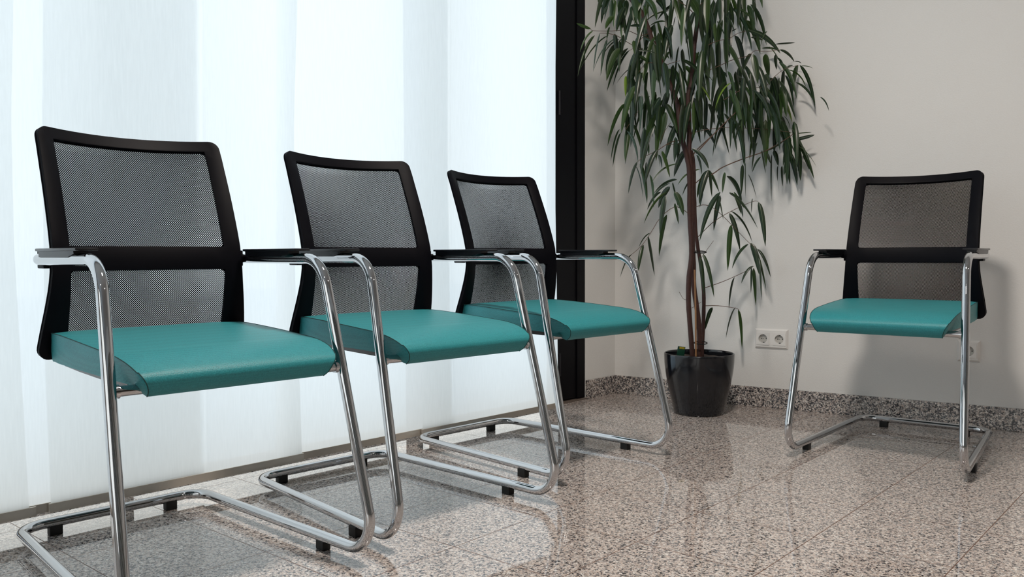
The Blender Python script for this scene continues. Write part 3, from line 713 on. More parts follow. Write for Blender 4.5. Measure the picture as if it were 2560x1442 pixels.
(1.114,3.529,1.226,1.134,3.524,1.079,0.0139,0.22,0.01),
(0.857,3.559,1.441,0.906,3.59,1.234,0.0163,0.38,0.77),
(0.87,3.596,1.316,0.903,3.606,1.167,0.0114,0.33,-0.5),
(0.937,3.339,1.32,0.935,3.346,1.123,0.0108,0.39,0.91),
(0.936,3.342,1.361,0.954,3.326,1.202,0.0097,0.07,-0.19),
(0.912,3.482,1.398,0.935,3.494,1.271,0.0152,0.37,-0.6),
(0.497,3.378,1.496,0.489,3.355,1.327,0.0121,0.19,0.02),
(0.427,3.478,1.507,0.385,3.477,1.386,0.0154,0.14,-0.43),
(0.578,3.441,1.53,0.522,3.406,1.336,0.0094,0.52,-0.22),
(0.426,3.349,1.46,0.371,3.336,1.332,0.0155,0.44,-0.3),
(0.512,3.538,1.518,0.533,3.559,1.323,0.0131,0.44,-0.05),
(0.542,3.545,1.509,0.483,3.552,1.305,0.0157,0.0,-0.0),
(0.568,3.421,1.495,0.587,3.418,1.339,0.0152,0.36,-0.08),
(0.526,3.552,1.559,0.519,3.58,1.406,0.0121,0.19,-0.0),
(0.617,3.328,2.178,0.578,3.362,2.053,0.0127,0.35,-0.35),
(0.86,3.303,1.811,0.833,3.267,1.607,0.0116,0.55,0.13),
(0.679,3.466,1.822,0.683,3.48,1.639,0.0163,0.31,-0.22),
(0.566,3.332,1.956,0.601,3.322,1.808,0.0134,0.32,-0.2),
(0.726,3.5,2.033,0.788,3.54,1.848,0.0127,0.26,-0.31),
(0.7,3.464,1.881,0.671,3.433,1.737,0.0162,0.5,0.79),
(0.786,3.393,1.853,0.836,3.394,1.651,0.0118,0.09,0.01),
(0.484,3.504,2.26,0.47,3.467,2.07,0.0117,0.6,-0.18),
(0.869,3.488,2.18,0.828,3.501,2.006,0.0113,0.51,-0.61),
(0.682,3.484,2.038,0.693,3.477,1.893,0.013,0.6,-0.76),
(0.472,3.563,1.95,0.404,3.572,1.821,0.0105,0.31,0.61),
(0.385,3.354,2.285,0.338,3.336,2.098,0.0138,0.21,-0.8),
(0.972,3.585,2.061,0.986,3.592,1.909,0.0122,0.03,0.92),
(0.629,3.401,1.968,0.577,3.433,1.841,0.0155,0.51,0.63),
(0.547,3.425,1.988,0.536,3.442,1.793,0.0158,0.15,-0.56),
(0.549,3.415,1.83,0.564,3.39,1.664,0.0106,0.1,0.94),
(0.522,3.321,1.97,0.507,3.291,1.836,0.0113,0.24,0.65),
(0.591,3.513,2.228,0.553,3.5,2.086,0.0109,0.02,-0.69),
(0.834,3.568,2.34,0.886,3.592,2.205,0.0102,0.27,-0.68),
(0.585,3.462,1.934,0.621,3.44,1.775,0.0105,0.57,-0.09),
(0.432,3.379,1.912,0.454,3.387,1.777,0.013,0.22,-0.57),
(0.906,3.423,2.255,0.93,3.436,2.1,0.0108,0.46,0.14),
(0.565,3.512,2.144,0.51,3.481,2.005,0.0155,0.19,0.12),
(0.569,3.34,2.011,0.514,3.358,1.878,0.0109,0.14,-0.44),
(0.605,3.388,1.802,0.631,3.351,1.609,0.015,0.08,0.36),
(0.808,3.571,2.191,0.829,3.559,2.027,0.0146,0.15,0.26),
(0.454,3.313,2.209,0.455,3.286,2.009,0.0136,0.02,-0.6),
(0.569,3.569,2.173,0.534,3.574,2.05,0.0141,0.11,0.43),
(0.534,3.548,2.133,0.497,3.531,1.945,0.0092,0.5,-0.91),
(0.882,3.367,1.962,0.877,3.4,1.854,0.0095,0.47,0.5),
(0.397,3.329,1.9,0.404,3.364,1.765,0.0145,0.17,-0.15),
(0.916,3.317,1.896,0.975,3.333,1.725,0.013,0.27,-0.14),
(0.707,3.558,1.848,0.73,3.539,1.709,0.0096,0.42,0.09),
(0.972,3.432,1.969,0.959,3.408,1.797,0.0093,0.21,-0.38),
(0.443,3.442,1.936,0.395,3.477,1.771,0.0107,0.31,-0.3),
(0.553,3.475,1.846,0.549,3.496,1.72,0.0115,0.49,-0.66),
(0.77,3.393,1.977,0.802,3.381,1.817,0.0148,0.07,-0.59),
(0.39,3.404,2.16,0.385,3.401,2.026,0.0121,0.07,-0.27),
(0.474,3.529,2.335,0.514,3.568,2.231,0.0148,0.05,0.13),
(0.444,3.594,2.121,0.384,3.606,1.963,0.0135,0.0,0.26),
(0.983,3.548,2.005,0.98,3.575,1.87,0.0102,0.02,-0.41),
(0.492,3.566,2.022,0.523,3.585,1.83,0.0105,0.47,-0.35),
(0.491,3.566,1.912,0.452,3.545,1.754,0.0134,0.22,-0.92),
(0.721,3.458,1.986,0.745,3.458,1.795,0.0156,0.57,-0.69),
(0.574,3.61,2.073,0.576,3.578,1.93,0.0106,0.27,-0.92),
(0.656,3.552,2.276,0.591,3.546,2.089,0.0156,0.51,-0.43),
(0.806,3.564,2.093,0.799,3.597,1.944,0.0126,0.4,-0.67),
(0.538,3.404,2.069,0.507,3.4,1.903,0.0102,0.05,0.94),
(0.904,3.319,1.802,0.976,3.333,1.61,0.013,0.49,0.22),
(0.54,3.41,2.0,0.529,3.441,1.811,0.0135,0.18,-0.94),
(0.483,3.486,1.968,0.415,3.479,1.807,0.0139,0.22,0.06),
(0.694,3.336,2.066,0.665,3.365,1.953,0.015,0.33,-0.49),
(0.421,3.483,2.052,0.391,3.452,1.899,0.0131,0.14,0.03),
(0.737,3.476,2.304,0.694,3.493,2.158,0.0123,0.52,0.51),
(0.419,3.355,1.746,0.356,3.392,1.58,0.0146,0.24,0.13),
(0.815,3.305,2.192,0.78,3.312,2.019,0.0102,0.22,-0.57),
(0.554,3.48,1.949,0.589,3.514,1.803,0.0136,0.52,0.74),
(0.45,3.339,1.876,0.456,3.329,1.73,0.0135,0.5,0.47),
(0.994,3.557,1.968,1.017,3.526,1.832,0.01,0.33,0.85),
(0.762,3.336,2.143,0.752,3.298,1.997,0.0146,0.35,-0.78),
(0.765,3.346,1.518,0.754,3.376,1.362,0.0136,0.23,0.08),
(0.763,3.461,1.428,0.717,3.49,1.229,0.0115,0.09,0.6),
(0.575,3.351,1.521,0.589,3.378,1.34,0.0115,0.29,-0.21),
(0.817,3.489,1.473,0.796,3.452,1.338,0.0107,0.54,-0.66),
(0.683,3.485,1.5,0.663,3.472,1.325,0.0117,0.0,-0.96),
(0.689,3.387,1.379,0.647,3.387,1.257,0.0136,0.16,-0.48),
(0.75,3.547,1.503,0.814,3.576,1.298,0.0095,0.34,0.55),
(0.778,3.6,1.494,0.758,3.615,1.339,0.0154,0.52,-0.39),
(0.775,3.43,1.435,0.787,3.395,1.265,0.0114,0.33,-0.33),
(0.659,3.412,1.384,0.634,3.383,1.218,0.0106,0.14,-0.99),
(0.777,3.321,1.463,0.787,3.305,1.307,0.0107,0.1,-0.38),
(0.742,3.326,1.446,0.723,3.3,1.246,0.0151,0.35,0.16),
(0.838,3.455,1.513,0.847,3.487,1.332,0.0153,0.04,-0.45),
(0.644,3.428,1.571,0.608,3.404,1.432,0.014,0.13,0.21),
(1.07,3.465,1.224,1.134,3.495,1.089,0.0161,0.36,-0.32),
(0.856,3.368,1.302,0.906,3.354,1.137,0.0133,0.55,0.5),
(0.97,3.315,1.248,0.978,3.325,1.076,0.009,0.25,-0.33),
(0.978,3.481,1.237,1.005,3.52,1.098,0.0091,0.56,-0.89),
(1.029,3.546,1.221,0.995,3.513,1.064,0.0104,0.09,0.63),
(0.939,3.406,1.237,0.969,3.425,1.069,0.0136,0.36,-0.48),
(1.025,3.445,1.197,1.023,3.427,1.006,0.0146,0.59,0.05),
(1.086,3.454,1.33,1.105,3.433,1.205,0.0138,0.46,0.51),
(0.841,3.358,1.333,0.812,3.393,1.21,0.0123,0.33,-0.27),
(0.905,3.549,1.339,0.962,3.528,1.146,0.0104,0.02,0.96),
(1.008,3.582,1.246,1.055,3.551,1.086,0.0128,0.19,0.47),
(0.854,3.431,1.22,0.915,3.465,1.068,0.0093,0.34,0.89),
(0.979,3.365,1.294,0.981,3.386,1.158,0.0118,0.14,0.29),
(0.954,3.578,1.168,0.973,3.56,1.021,0.0105,0.52,0.5),
(1.07,3.504,1.308,1.095,3.5,1.155,0.0157,0.1,0.16),
(1.079,3.481,1.319,1.104,3.52,1.124,0.0148,0.52,-0.4),
(0.869,3.536,1.351,0.815,3.503,1.135,0.016,0.09,-0.66),
(1.046,3.546,1.357,1.107,3.508,1.197,0.0146,0.53,-0.53),
(1.012,3.334,1.194,1.025,3.295,1.07,0.0103,0.26,0.98),
(0.899,3.357,1.16,0.918,3.372,1.034,0.0097,0.26,-0.7),
(1.021,3.412,1.246,1.023,3.389,1.114,0.0124,0.55,0.94),
(1.091,3.515,1.215,1.08,3.508,1.066,0.0111,0.04,0.11),
(1.085,3.443,1.194,1.142,3.473,1.016,0.0129,0.33,0.44),
(1.103,3.488,1.161,1.192,3.499,1.002,0.0119,0.23,-0.99),
(1.129,3.501,1.083,1.177,3.51,0.938,0.0119,0.14,0.57),
(1.135,3.433,1.187,1.136,3.393,1.002,0.0136,0.33,0.49),
(1.133,3.442,1.13,1.229,3.459,0.958,0.0106,0.38,-0.21),
(1.115,3.484,1.122,1.12,3.465,0.938,0.0137,0.33,0.82),
(1.11,3.484,1.108,1.139,3.486,0.939,0.0107,0.09,0.05),
(1.12,3.414,1.16,1.199,3.443,1.029,0.0122,0.38,-0.91),
(0.558,3.333,1.156,0.503,3.321,0.969,0.0097,0.15,0.61),
(0.622,3.444,1.228,0.601,3.442,1.099,0.0162,0.42,0.6),
(0.693,3.419,1.266,0.673,3.406,1.086,0.0126,0.14,-0.24),
(0.452,3.388,1.254,0.38,3.374,1.085,0.0101,0.43,-0.52),
(0.745,3.554,1.299,0.789,3.563,1.118,0.0107,0.25,-0.26),
(0.476,3.507,1.24,0.483,3.532,1.088,0.0113,0.24,-0.3),
(0.574,3.419,1.206,0.529,3.432,1.007,0.0159,0.43,-0.34),
(0.49,3.542,1.199,0.467,3.504,1.037,0.0129,0.54,0.19),
(0.602,3.441,1.226,0.583,3.44,1.032,0.0124,0.53,0.02),
(0.727,3.477,1.201,0.72,3.499,1.016,0.0093,0.41,0.54),
(0.505,3.541,1.278,0.523,3.546,1.149,0.01,0.05,-0.89),
(0.682,3.487,1.197,0.634,3.527,1.036,0.0142,0.25,0.63),
(0.723,3.388,1.261,0.721,3.369,1.112,0.0088,0.59,-0.37),
(0.529,3.397,1.162,0.519,3.427,0.998,0.0118,0.03,0.6),]
STEM_A=[[0.741,3.47,0.2],[0.739,3.47,0.254],[0.728,3.47,0.388],[0.723,3.47,0.47],[0.725,3.47,0.565],[0.734,3.47,0.638],[0.732,3.47,0.728],[0.726,3.47,0.819],[0.724,3.47,0.983],[0.714,3.47,1.046],[0.701,3.47,1.097],[0.688,3.47,1.15],[0.678,3.47,1.219],[0.67,3.47,1.279],[0.628,3.47,1.379],[0.606,3.462,1.435],[0.587,3.454,1.477],[0.568,3.447,1.512],[0.549,3.439,1.565],[0.519,3.431,1.623],[0.48,3.423,1.669],[0.453,3.416,1.718],[0.429,3.408,1.834],[0.416,3.4,1.971]]
STEM_B=[[0.776,3.49,0.198],[0.774,3.49,0.252],[0.773,3.49,0.34],[0.762,3.49,0.432],[0.749,3.49,0.524],[0.747,3.49,0.615],[0.742,3.49,0.706],[0.743,3.49,0.82],[0.739,3.49,0.954],[0.734,3.49,1.017],[0.727,3.49,1.08],[0.727,3.49,1.143],[0.725,3.49,1.222],[0.721,3.49,1.301],[0.734,3.49,1.354],[0.74,3.491,1.433],[0.747,3.493,1.515],[0.76,3.494,1.617],[0.76,3.496,1.689],[0.763,3.497,1.777],[0.768,3.499,1.893],[0.762,3.5,2.037]]
STEM_C=[[0.791,3.51,0.195],[0.789,3.51,0.25],[0.794,3.51,0.384],[0.794,3.51,0.5],[0.781,3.51,0.615],[0.767,3.51,0.693],[0.758,3.51,0.775],[0.755,3.51,0.866],[0.75,3.5,0.923],[0.75,3.5,0.986],[0.746,3.5,1.043],[0.737,3.5,1.081]]
STAKE=[[0.75,3.44,0.204],[0.748,3.44,0.258],[0.746,3.44,0.413],[0.741,3.44,0.593],[0.737,3.44,0.773],[0.708,3.44,1.043],[0.703,3.44,1.168]]
TWIGS=[
[[[0.738,3.47,1.053],[0.748,3.455,1.076],[0.808,3.44,1.133]],0.0026],
[[[0.744,3.44,1.062],[0.801,3.42,1.127],[0.864,3.4,1.192],[0.914,3.38,1.243]],0.0026],
[[[0.749,3.5,0.942],[0.773,3.48,0.965]],0.0025],
[[[0.772,3.48,0.956],[0.82,3.469,0.983],[0.858,3.457,1.009],[0.934,3.446,1.04],[1.012,3.434,1.066],[1.052,3.423,1.087],[1.095,3.411,1.113],[1.122,3.4,1.133]],0.0025],
[[[0.734,3.5,1.148],[0.753,3.484,1.154],[0.797,3.468,1.162],[0.872,3.452,1.167],[1.018,3.436,1.158],[1.122,3.42,1.142]],0.0015],
[[[0.719,3.46,0.821],[0.695,3.45,0.836],[0.657,3.44,0.847],[0.601,3.43,0.806],[0.56,3.42,0.744],[0.522,3.41,0.692],[0.481,3.4,0.657]],0.0015],
[[[0.757,3.5,0.85],[0.785,3.493,0.858],[0.82,3.487,0.849],[0.864,3.48,0.812],[0.913,3.473,0.76],[0.973,3.467,0.698],[0.996,3.46,0.682]],0.0015],
[[[0.767,3.5,0.727],[0.821,3.487,0.783],[0.881,3.475,0.823],[0.973,3.463,0.867],[1.0,3.45,0.869]],0.0015],
[[[0.796,3.5,0.517],[0.865,3.473,0.544],[0.948,3.447,0.585],[0.976,3.42,0.608]],0.0015],
[[[0.798,3.5,0.443],[0.849,3.483,0.444],[0.914,3.467,0.435],[0.925,3.45,0.429]],0.0015],
[[[0.779,3.5,0.638],[0.787,3.475,0.658],[0.819,3.45,0.71]],0.001],
[[[0.681,3.45,0.503],[0.699,3.46,0.475],[0.715,3.47,0.469]],0.001],
[[[0.737,3.47,0.436],[0.753,3.46,0.447],[0.771,3.45,0.462]],0.001],
[[[0.683,3.46,1.117],[0.638,3.44,1.106],[0.585,3.42,1.072],[0.529,3.4,1.045],[0.498,3.38,1.022]],0.0015],
[[[0.686,3.46,1.102],[0.625,3.452,1.098],[0.599,3.444,1.084],[0.606,3.436,1.13],[0.624,3.428,1.163],[0.638,3.42,1.183]],0.0011],
[[[0.507,3.4,1.227],[0.494,3.393,1.212],[0.474,3.387,1.182],[0.452,3.38,1.15]],0.0011],
[[[0.762,3.48,1.46],[0.771,3.463,1.481],[0.798,3.447,1.499],[0.832,3.43,1.51],[0.865,3.413,1.512],[0.897,3.397,1.529],[0.929,3.38,1.534]],0.0016],
[[[0.766,3.48,1.395],[0.809,3.462,1.403],[0.848,3.445,1.418],[0.875,3.427,1.429],[0.92,3.41,1.438],[0.94,3.393,1.441],[0.962,3.375,1.457],[0.994,3.357,1.448],[1.046,3.34,1.451]],0.0016],
[[[0.853,3.46,1.275],[0.929,3.44,1.318],[0.976,3.42,1.32],[1.011,3.4,1.322],[1.035,3.38,1.351],[1.071,3.36,1.38],[1.119,3.34,1.391]],0.0016],
[[[0.549,3.44,1.539],[0.512,3.424,1.53],[0.458,3.408,1.546],[0.399,3.392,1.539],[0.323,3.376,1.536],[0.312,3.36,1.539]],0.0015],
[[[0.52,3.44,1.476],[0.465,3.415,1.499],[0.421,3.39,1.518],[0.382,3.365,1.522],[0.345,3.34,1.517]],0.0016],
[[[0.611,3.46,1.415],[0.564,3.44,1.425],[0.532,3.42,1.412],[0.506,3.4,1.379]],0.0016],
[[[0.614,3.46,1.412],[0.633,3.42,1.417],[0.665,3.38,1.419]],0.0016],
[[[0.57,3.46,1.507],[0.535,3.44,1.531],[0.497,3.42,1.486],[0.469,3.4,1.464]],0.0013],
[[[0.759,3.49,1.615],[0.713,3.467,1.652],[0.676,3.443,1.668],[0.66,3.42,1.684]],0.002],
[[[0.759,3.49,1.659],[0.795,3.445,1.686],[0.828,3.4,1.695]],0.002],]

# ------------------------------------------------------------------ room shell
S0 = -3.6; D_IN = -3.0
LW = 5.5
fc = [CORNER + E2 * 0.0, None, P1(S0, D_IN), P1(S0, WIN_D)]
t_ = (D_IN - CORNER.dot(N1)) / ((-E2).dot(N1)); RIGHT = CORNER - E2 * t_
fc[1] = RIGHT
bm = bmesh.new(); pts = [CORNER + N2 * 0.1 + N1 * 0.1, RIGHT + N2 * 0.1 - N1 * 0.1, P1(S0 - 0.1, D_IN - 0.1), P1(S0 - 0.1, WIN_D + 0.1)]
prism(bm, [(p.x, p.y) for p in pts], -0.08, 0.0); tag(obj('floor', bm, M['floor'], smooth=False), kind='structure')
bm = bmesh.new(); prism(bm, [(p.x, p.y) for p in pts], CEIL, CEIL + 0.1); tag(obj('ceiling', bm, M['ceil'], smooth=False), kind='structure')
sR = RIGHT.dot(E2)
bm = bmesh.new(); vbox(bm, sR - 0.1, 1.789, 0.0, 0.1, 0, CEIL); tag(obj('wall_back', bm, M['wall'], smooth=False), kind='structure')
bm = bmesh.new(); wbox(bm, 3.018, WINCOR_S, WIN_D, WIN_D + 0.12, 0, CEIL); tag(obj('wall_window', bm, M['wall'], smooth=False), kind='structure')
bm = bmesh.new(); wbox(bm, S0, 3.018, WIN_D, WIN_D + 0.12, 2.40, CEIL); tag(obj('wall_over_window', bm, M['wall'], smooth=False), kind='structure')
WS0 = -2.4
bm = bmesh.new(); wbox(bm, S0, WS0, WIN_D, WIN_D + 0.12, 0, 2.40); tag(obj('wall_left', bm, M['wall'], smooth=False), kind='structure')
V0, V1, VZ0, VZ1 = -2.3, 1.3, 0.45, 2.40
bm = bmesh.new(); wbox(bm, S0 - 0.1, S0, D_IN - 0.1, V0, 0, CEIL); wbox(bm, S0 - 0.1, S0, V1, WIN_D + 0.12, 0, CEIL); wbox(bm, S0 - 0.1, S0, V0, V1, 0, VZ0); wbox(bm, S0 - 0.1, S0, V0, V1, VZ1, CEIL)
tag(obj('wall_front', bm, M['wall'], smooth=False), kind='structure')
w2 = empty('added_fill_window', P1(S0 - 0.05, 0.0)); w2['kind'] = 'structure'  # unseen window, added to bring cool fill daylight onto the far wall
bm = bmesh.new()
for k in range(5):
    dd = V0 + (V1 - V0) * k / 4; dd = min(max(dd, V0 + 0.03), V1 - 0.03); wbox(bm, S0 - 0.08, S0 - 0.02, dd - 0.03, dd + 0.03, VZ0, VZ1)
for zz in (VZ0 + 0.03, VZ1 - 0.03): wbox(bm, S0 - 0.08, S0 - 0.02, V0, V1, zz - 0.03, zz + 0.03)
o = obj('window_frame', bm, M['frame'], w2, smooth=False); o.matrix_parent_inverse = Matrix.Translation(-w2.location)
bm = bmesh.new(); wbox(bm, S0 - 0.053, S0 - 0.047, V0 + 0.05, V1 - 0.05, VZ0 + 0.05, VZ1 - 0.05)
o = obj('glass_pane', bm, M['glass'], w2, smooth=False); o.matrix_parent_inverse = Matrix.Translation(-w2.location)
bm = bmesh.new(); sRr = RIGHT.dot(E1); wbox(bm, S0, sRr + 0.1, D_IN - 0.1, D_IN, 0, CEIL); tag(obj('wall_right', bm, M['wall'], smooth=False), kind='structure')
# skirting
bm = bmesh.new(); vbox(bm, sR + 0.001, 1.789, -0.010, 0.0, 0.0, 0.0853, 0.0015); tag(obj('baseboard_back', bm, M['base'], smooth=False), kind='structure')
bm = bmesh.new(); wbox(bm, 3.020, WINCOR_S - 0.012, WIN_D - 0.010, WIN_D, 0.0, 0.0853, 0.0015); tag(obj('baseboard_window', bm, M['base'], smooth=False), kind='structure')
# dark doors added on the unseen wall to put dark stripes in the chrome
for k, s in enumerate((-3.1, -1.85, -0.6, 0.65, 1.9)):
    bm = bmesh.new(); wbox(bm, s, s + 0.98, D_IN, D_IN + 0.03, 0.0, 2.35, 0.003); tag(obj('added_door_%d' % (k + 1), bm, M['added_door'], smooth=False), kind='structure')
# outside ground
bm = bmesh.new(); wbox(bm, -12, 14, WIN_D + 0.13, 16, -0.14, -0.04); tag(obj('ground', bm, M['ground'], smooth=False), kind='structure')
# window: jamb, sashes, glass
w = empty('window_1', P1(0.5, WIN_D + 0.03)); w['kind'] = 'structure'
def wobj(name, bm, mat, par=w):
    o = obj(name, bm, mat, smooth=False); o.parent = par; o.matrix_parent_inverse = par.matrix_basis.inverted() if False else Matrix.Translation(-par.location); return o
FZ0, FZ1 = 0.008, 2.40
bm = bmesh.new()
wbox(bm, 2.960, 3.016, WIN_D, WIN_D + 0.09, FZ0, FZ1, 0.002); wbox(bm, WS0, WS0 + 0.055, WIN_D, WIN_D + 0.09, FZ0, FZ1, 0.002)
wbox(bm, WS0 + 0.055, 2.960, WIN_D, WIN_D + 0.09, FZ1 - 0.05, FZ1, 0.002); wbox(bm, WS0 + 0.055, 2.960, WIN_D + 0.012, WIN_D + 0.09, FZ0 - 0.002, FZ0 + 0.002, 0.0005)
wobj('window_frame', bm, M['frame'])
SASH = [(-2.345, -0.600), (-0.598, 0.960), (0.962, 2.030), (2.032, 2.958)]
for (a, b) in SASH:
    lw = 0.155 if b > 2.9 else 0.024
    bm = bmesh.new()
    wbox(bm, a, a + 0.024, WIN_D + 0.006, WIN_D + 0.045, FZ0 + 0.004, FZ1 - 0.052, 0.002); wbox(bm, b - lw, b, WIN_D + 0.006, WIN_D + 0.045, FZ0 + 0.004, FZ1 - 0.052, 0.002)
    wbox(bm, a + 0.024, b - lw, WIN_D + 0.006, WIN_D + 0.06, FZ1 - 0.13, FZ1 - 0.052, 0.002); wbox(bm, a + 0.024, b - lw, WIN_D + 0.006, WIN_D + 0.045, FZ0 + 0.002, FZ0 + 0.014, 0.002)
    sa = wobj('window_sash', bm, M['frame'])
    bm = bmesh.new(); wbox(bm, a + 0.02, b - lw + 0.005, WIN_D + 0.03, WIN_D + 0.036, FZ0 + 0.011, FZ1 - 0.125)
    g = wobj('glass_pane', bm, M['glass']); g.parent = sa; g.matrix_parent_inverse = Matrix.Identity(4)
    if b > 2.9:
        for z0, z1 in ((1.262, 1.366), (0.122, 0.222)):
            bm = bmesh.new(); c0 = P1(2.838, WIN_D - 0.001, 0)
            sweep(bm, [c0 + Vector((0, 0, z0)), c0 + Vector((0, 0, z1))], 0.0048, 12)
            h = wobj('hinge', bm, M['pan']); h.parent = sa; h.matrix_parent_inverse = Matrix.Identity(4)
bm = bmesh.new(); wbox(bm, WS0, 3.018, WIN_D - 0.012, WIN_D + 0.12, 0.0, 0.006, 0.001); tag(obj('trim_1', bm, M['sill'], smooth=False), kind='structure')
bm = bmesh.new(); wbox(bm, WS0, 3.0, 2.185, 2.280, 2.56, CEIL - 0.0, 0.001); tag(obj('trim_2', bm, M['alu'], smooth=False), kind='structure')

# ------------------------------------------------------------------ curtain panels with weight rails
KC = 0.960
def curtain(sl, sr, d, rail, label, ph, amp, KC=KC):
    """sl, sr: left and right edge as (z, s) tables; rail: (s0, s1)"""
    sl = [(CAM_H + (z - CAM_H) * KC, s * KC) for z, s in sl]; sr = [(CAM_H + (z - CAM_H) * KC, s * KC) for z, s in sr]
    rail = (rail[0] * KC, rail[1] * KC); d *= KC
    root = empty('panel_curtain', P1((rail[0] + rail[1]) / 2, d, 0.0), AP)
    tag(root, label, 'curtain', 'sliding curtain panels in front of the window')
    c0 = (rail[0] + rail[1]) / 2
    bm = bmesh.new(); uvl = None; nx, nz = 40, 48; zt = 2.565; zb = CAM_H - (CAM_H - 0.01) * KC + 0.0217
    g = []
    for j in range(nz + 1):
        z = zb + (zt - zb) * j / nz; a = lerp_tab(sl, z)[0]; b = lerp_tab(sr, z)[0]
        hang = min(1.0, (z - zb) / 0.5)
        row = []
        for i in range(nx + 1):
            u = i / nx; s = a + (b - a) * u
            off = amp * hang * (math.sin(u * 9 + ph) * 0.5 + math.sin(u * 23 + ph * 2 + z * 0.7) * 0.22 + math.sin(u * 3.1 + z * 1.1 + ph) * 0.4)
            row.append(bm.verts.new((s - c0, off, z)))
        g.append(row)
    for j in range(nz):
        for i in range(nx): bm.faces.new((g[j][i], g[j][i + 1], g[j + 1][i + 1], g[j + 1][i]))
    obj('curtain_fabric', bm, M['curtain'], root)
    bm = bmesh.new(); box(bm, (0, 0, zb - 0.0105), ((rail[1] - rail[0]) / 2, 0.0035, 0.0112), None, 0.0008)
    obj('weight_rail', bm, M['alu'], root, smooth=False)
    return root
curtain([(0, -1.52), (3, -1.52)], [(0, -0.78), (3, -0.80)], 2.300, (-1.53, -0.775), 'front white sheer panel near the far left end of the window', 0.4, 0.004)
curtain([(0, -0.83), (3, -0.83)], [(0, -0.02), (3, -0.03)], 2.315, (-0.84, -0.01), 'back white sheer panel at the left end of the row, behind its neighbours', 1.7, 0.003)
curtain([(0, -0.06), (3, -0.07)], [(0.03, 0.688), (0.40, 0.677), (0.68, 0.669), (0.99, 0.670), (1.27, 0.682), (3, 0.70)], 2.300, (-0.065, 0.7035), 'front white sheer panel cut off by the left edge, left of the nearest chair', 0.9, 0.007)
curtain([(0, 0.40), (3, 0.40)], [(0.03, 1.144), (0.6, 1.144), (1.04, 1.147), (1.38, 1.153), (3, 1.16)], 2.315, (0.395, 1.150), 'back sheer panel mostly covered by its neighbours, behind the nearest chair', 2.2, 0.003)
curtain([(0.03, 0.738), (0.40, 0.733), (1.0, 0.741), (1.29, 0.750), (3, 0.77)], [(0.03, 1.469), (0.27, 1.464), (0.58, 1.452), (1.07, 1.455), (1.44, 1.473), (3, 1.49)], 2.300, (0.7335, 1.4745), 'wide front sheer panel behind the backrest of the nearest chair', 0.2, 0.003)
curtain([(0.03, 1.385), (1.43, 1.411), (3, 1.42)], [(0.03, 2.121), (0.97, 2.107), (1.58, 2.112), (3, 2.12)], 2.315, (1.385, 2.126), 'brightest sheer panel, set back between the two front panels behind the middle chair', 3.0, 0.003, 0.974)
curtain([(0.03, 1.970), (0.93, 1.968), (1.55, 1.974), (3, 1.98)], [(0.03, 2.721), (0.49, 2.707), (0.85, 2.699), (1.44, 2.702), (1.71, 2.708), (3, 2.72)], 2.303, (1.966, 2.724), 'rightmost sheer panel, ending at the black window frame', 1.3, 0.006, 0.974)

# ------------------------------------------------------------------ chair
wD, wE, wF, yD, yE, yF, zD, zE = 0.2284, 0.2543, 0.2185, 0.2191, 0.3714, -0.3620, 0.650, 0.0300
TR = 0.0118
BACK = [(0.4425, 0.2327, -0.150, 0.020), (0.50, 0.227, -0.132, 0.022), (0.55, 0.2205, -0.119, 0.025), (0.60, 0.2145, -0.110, 0.029), (0.65, 0.2115, -0.108, 0.032), (0.70, 0.2105, -0.119, 0.036), (0.78, 0.2095, -0.146, 0.041), (0.86, 0.2085, -0.178, 0.045), (0.936, 0.2075, -0.209, 0.052)]
BACKS = catmull(BACK, 6)
def back_pt(x, z, dy=0.0):
    hw, ys, bu = lerp_tab(BACKS, z); u = min(1.0, abs(x) / hw)
    dip = 0.0075 * max(0.0, (z - 0.78) / 0.156) * (1 - u ** 2)
    return Vector((x, ys - bu * (1 - u ** 2) + dy, z - dip - (0.0025 if z > 0.9 else 0.0)))
def back_hw(z):
    hw = lerp_tab(BACKS, z)[0]; rt, rb = 0.021, 0.024
    if z > 0.936 - rt: q = z - (0.936 - rt); hw = hw - rt + math.sqrt(max(rt * rt - q * q, 0))
    if z < 0.4425 + rb: q = (0.4425 + rb) - z; hw = hw - rb + math.sqrt(max(rb * rb - q * q, 0))
    return hw
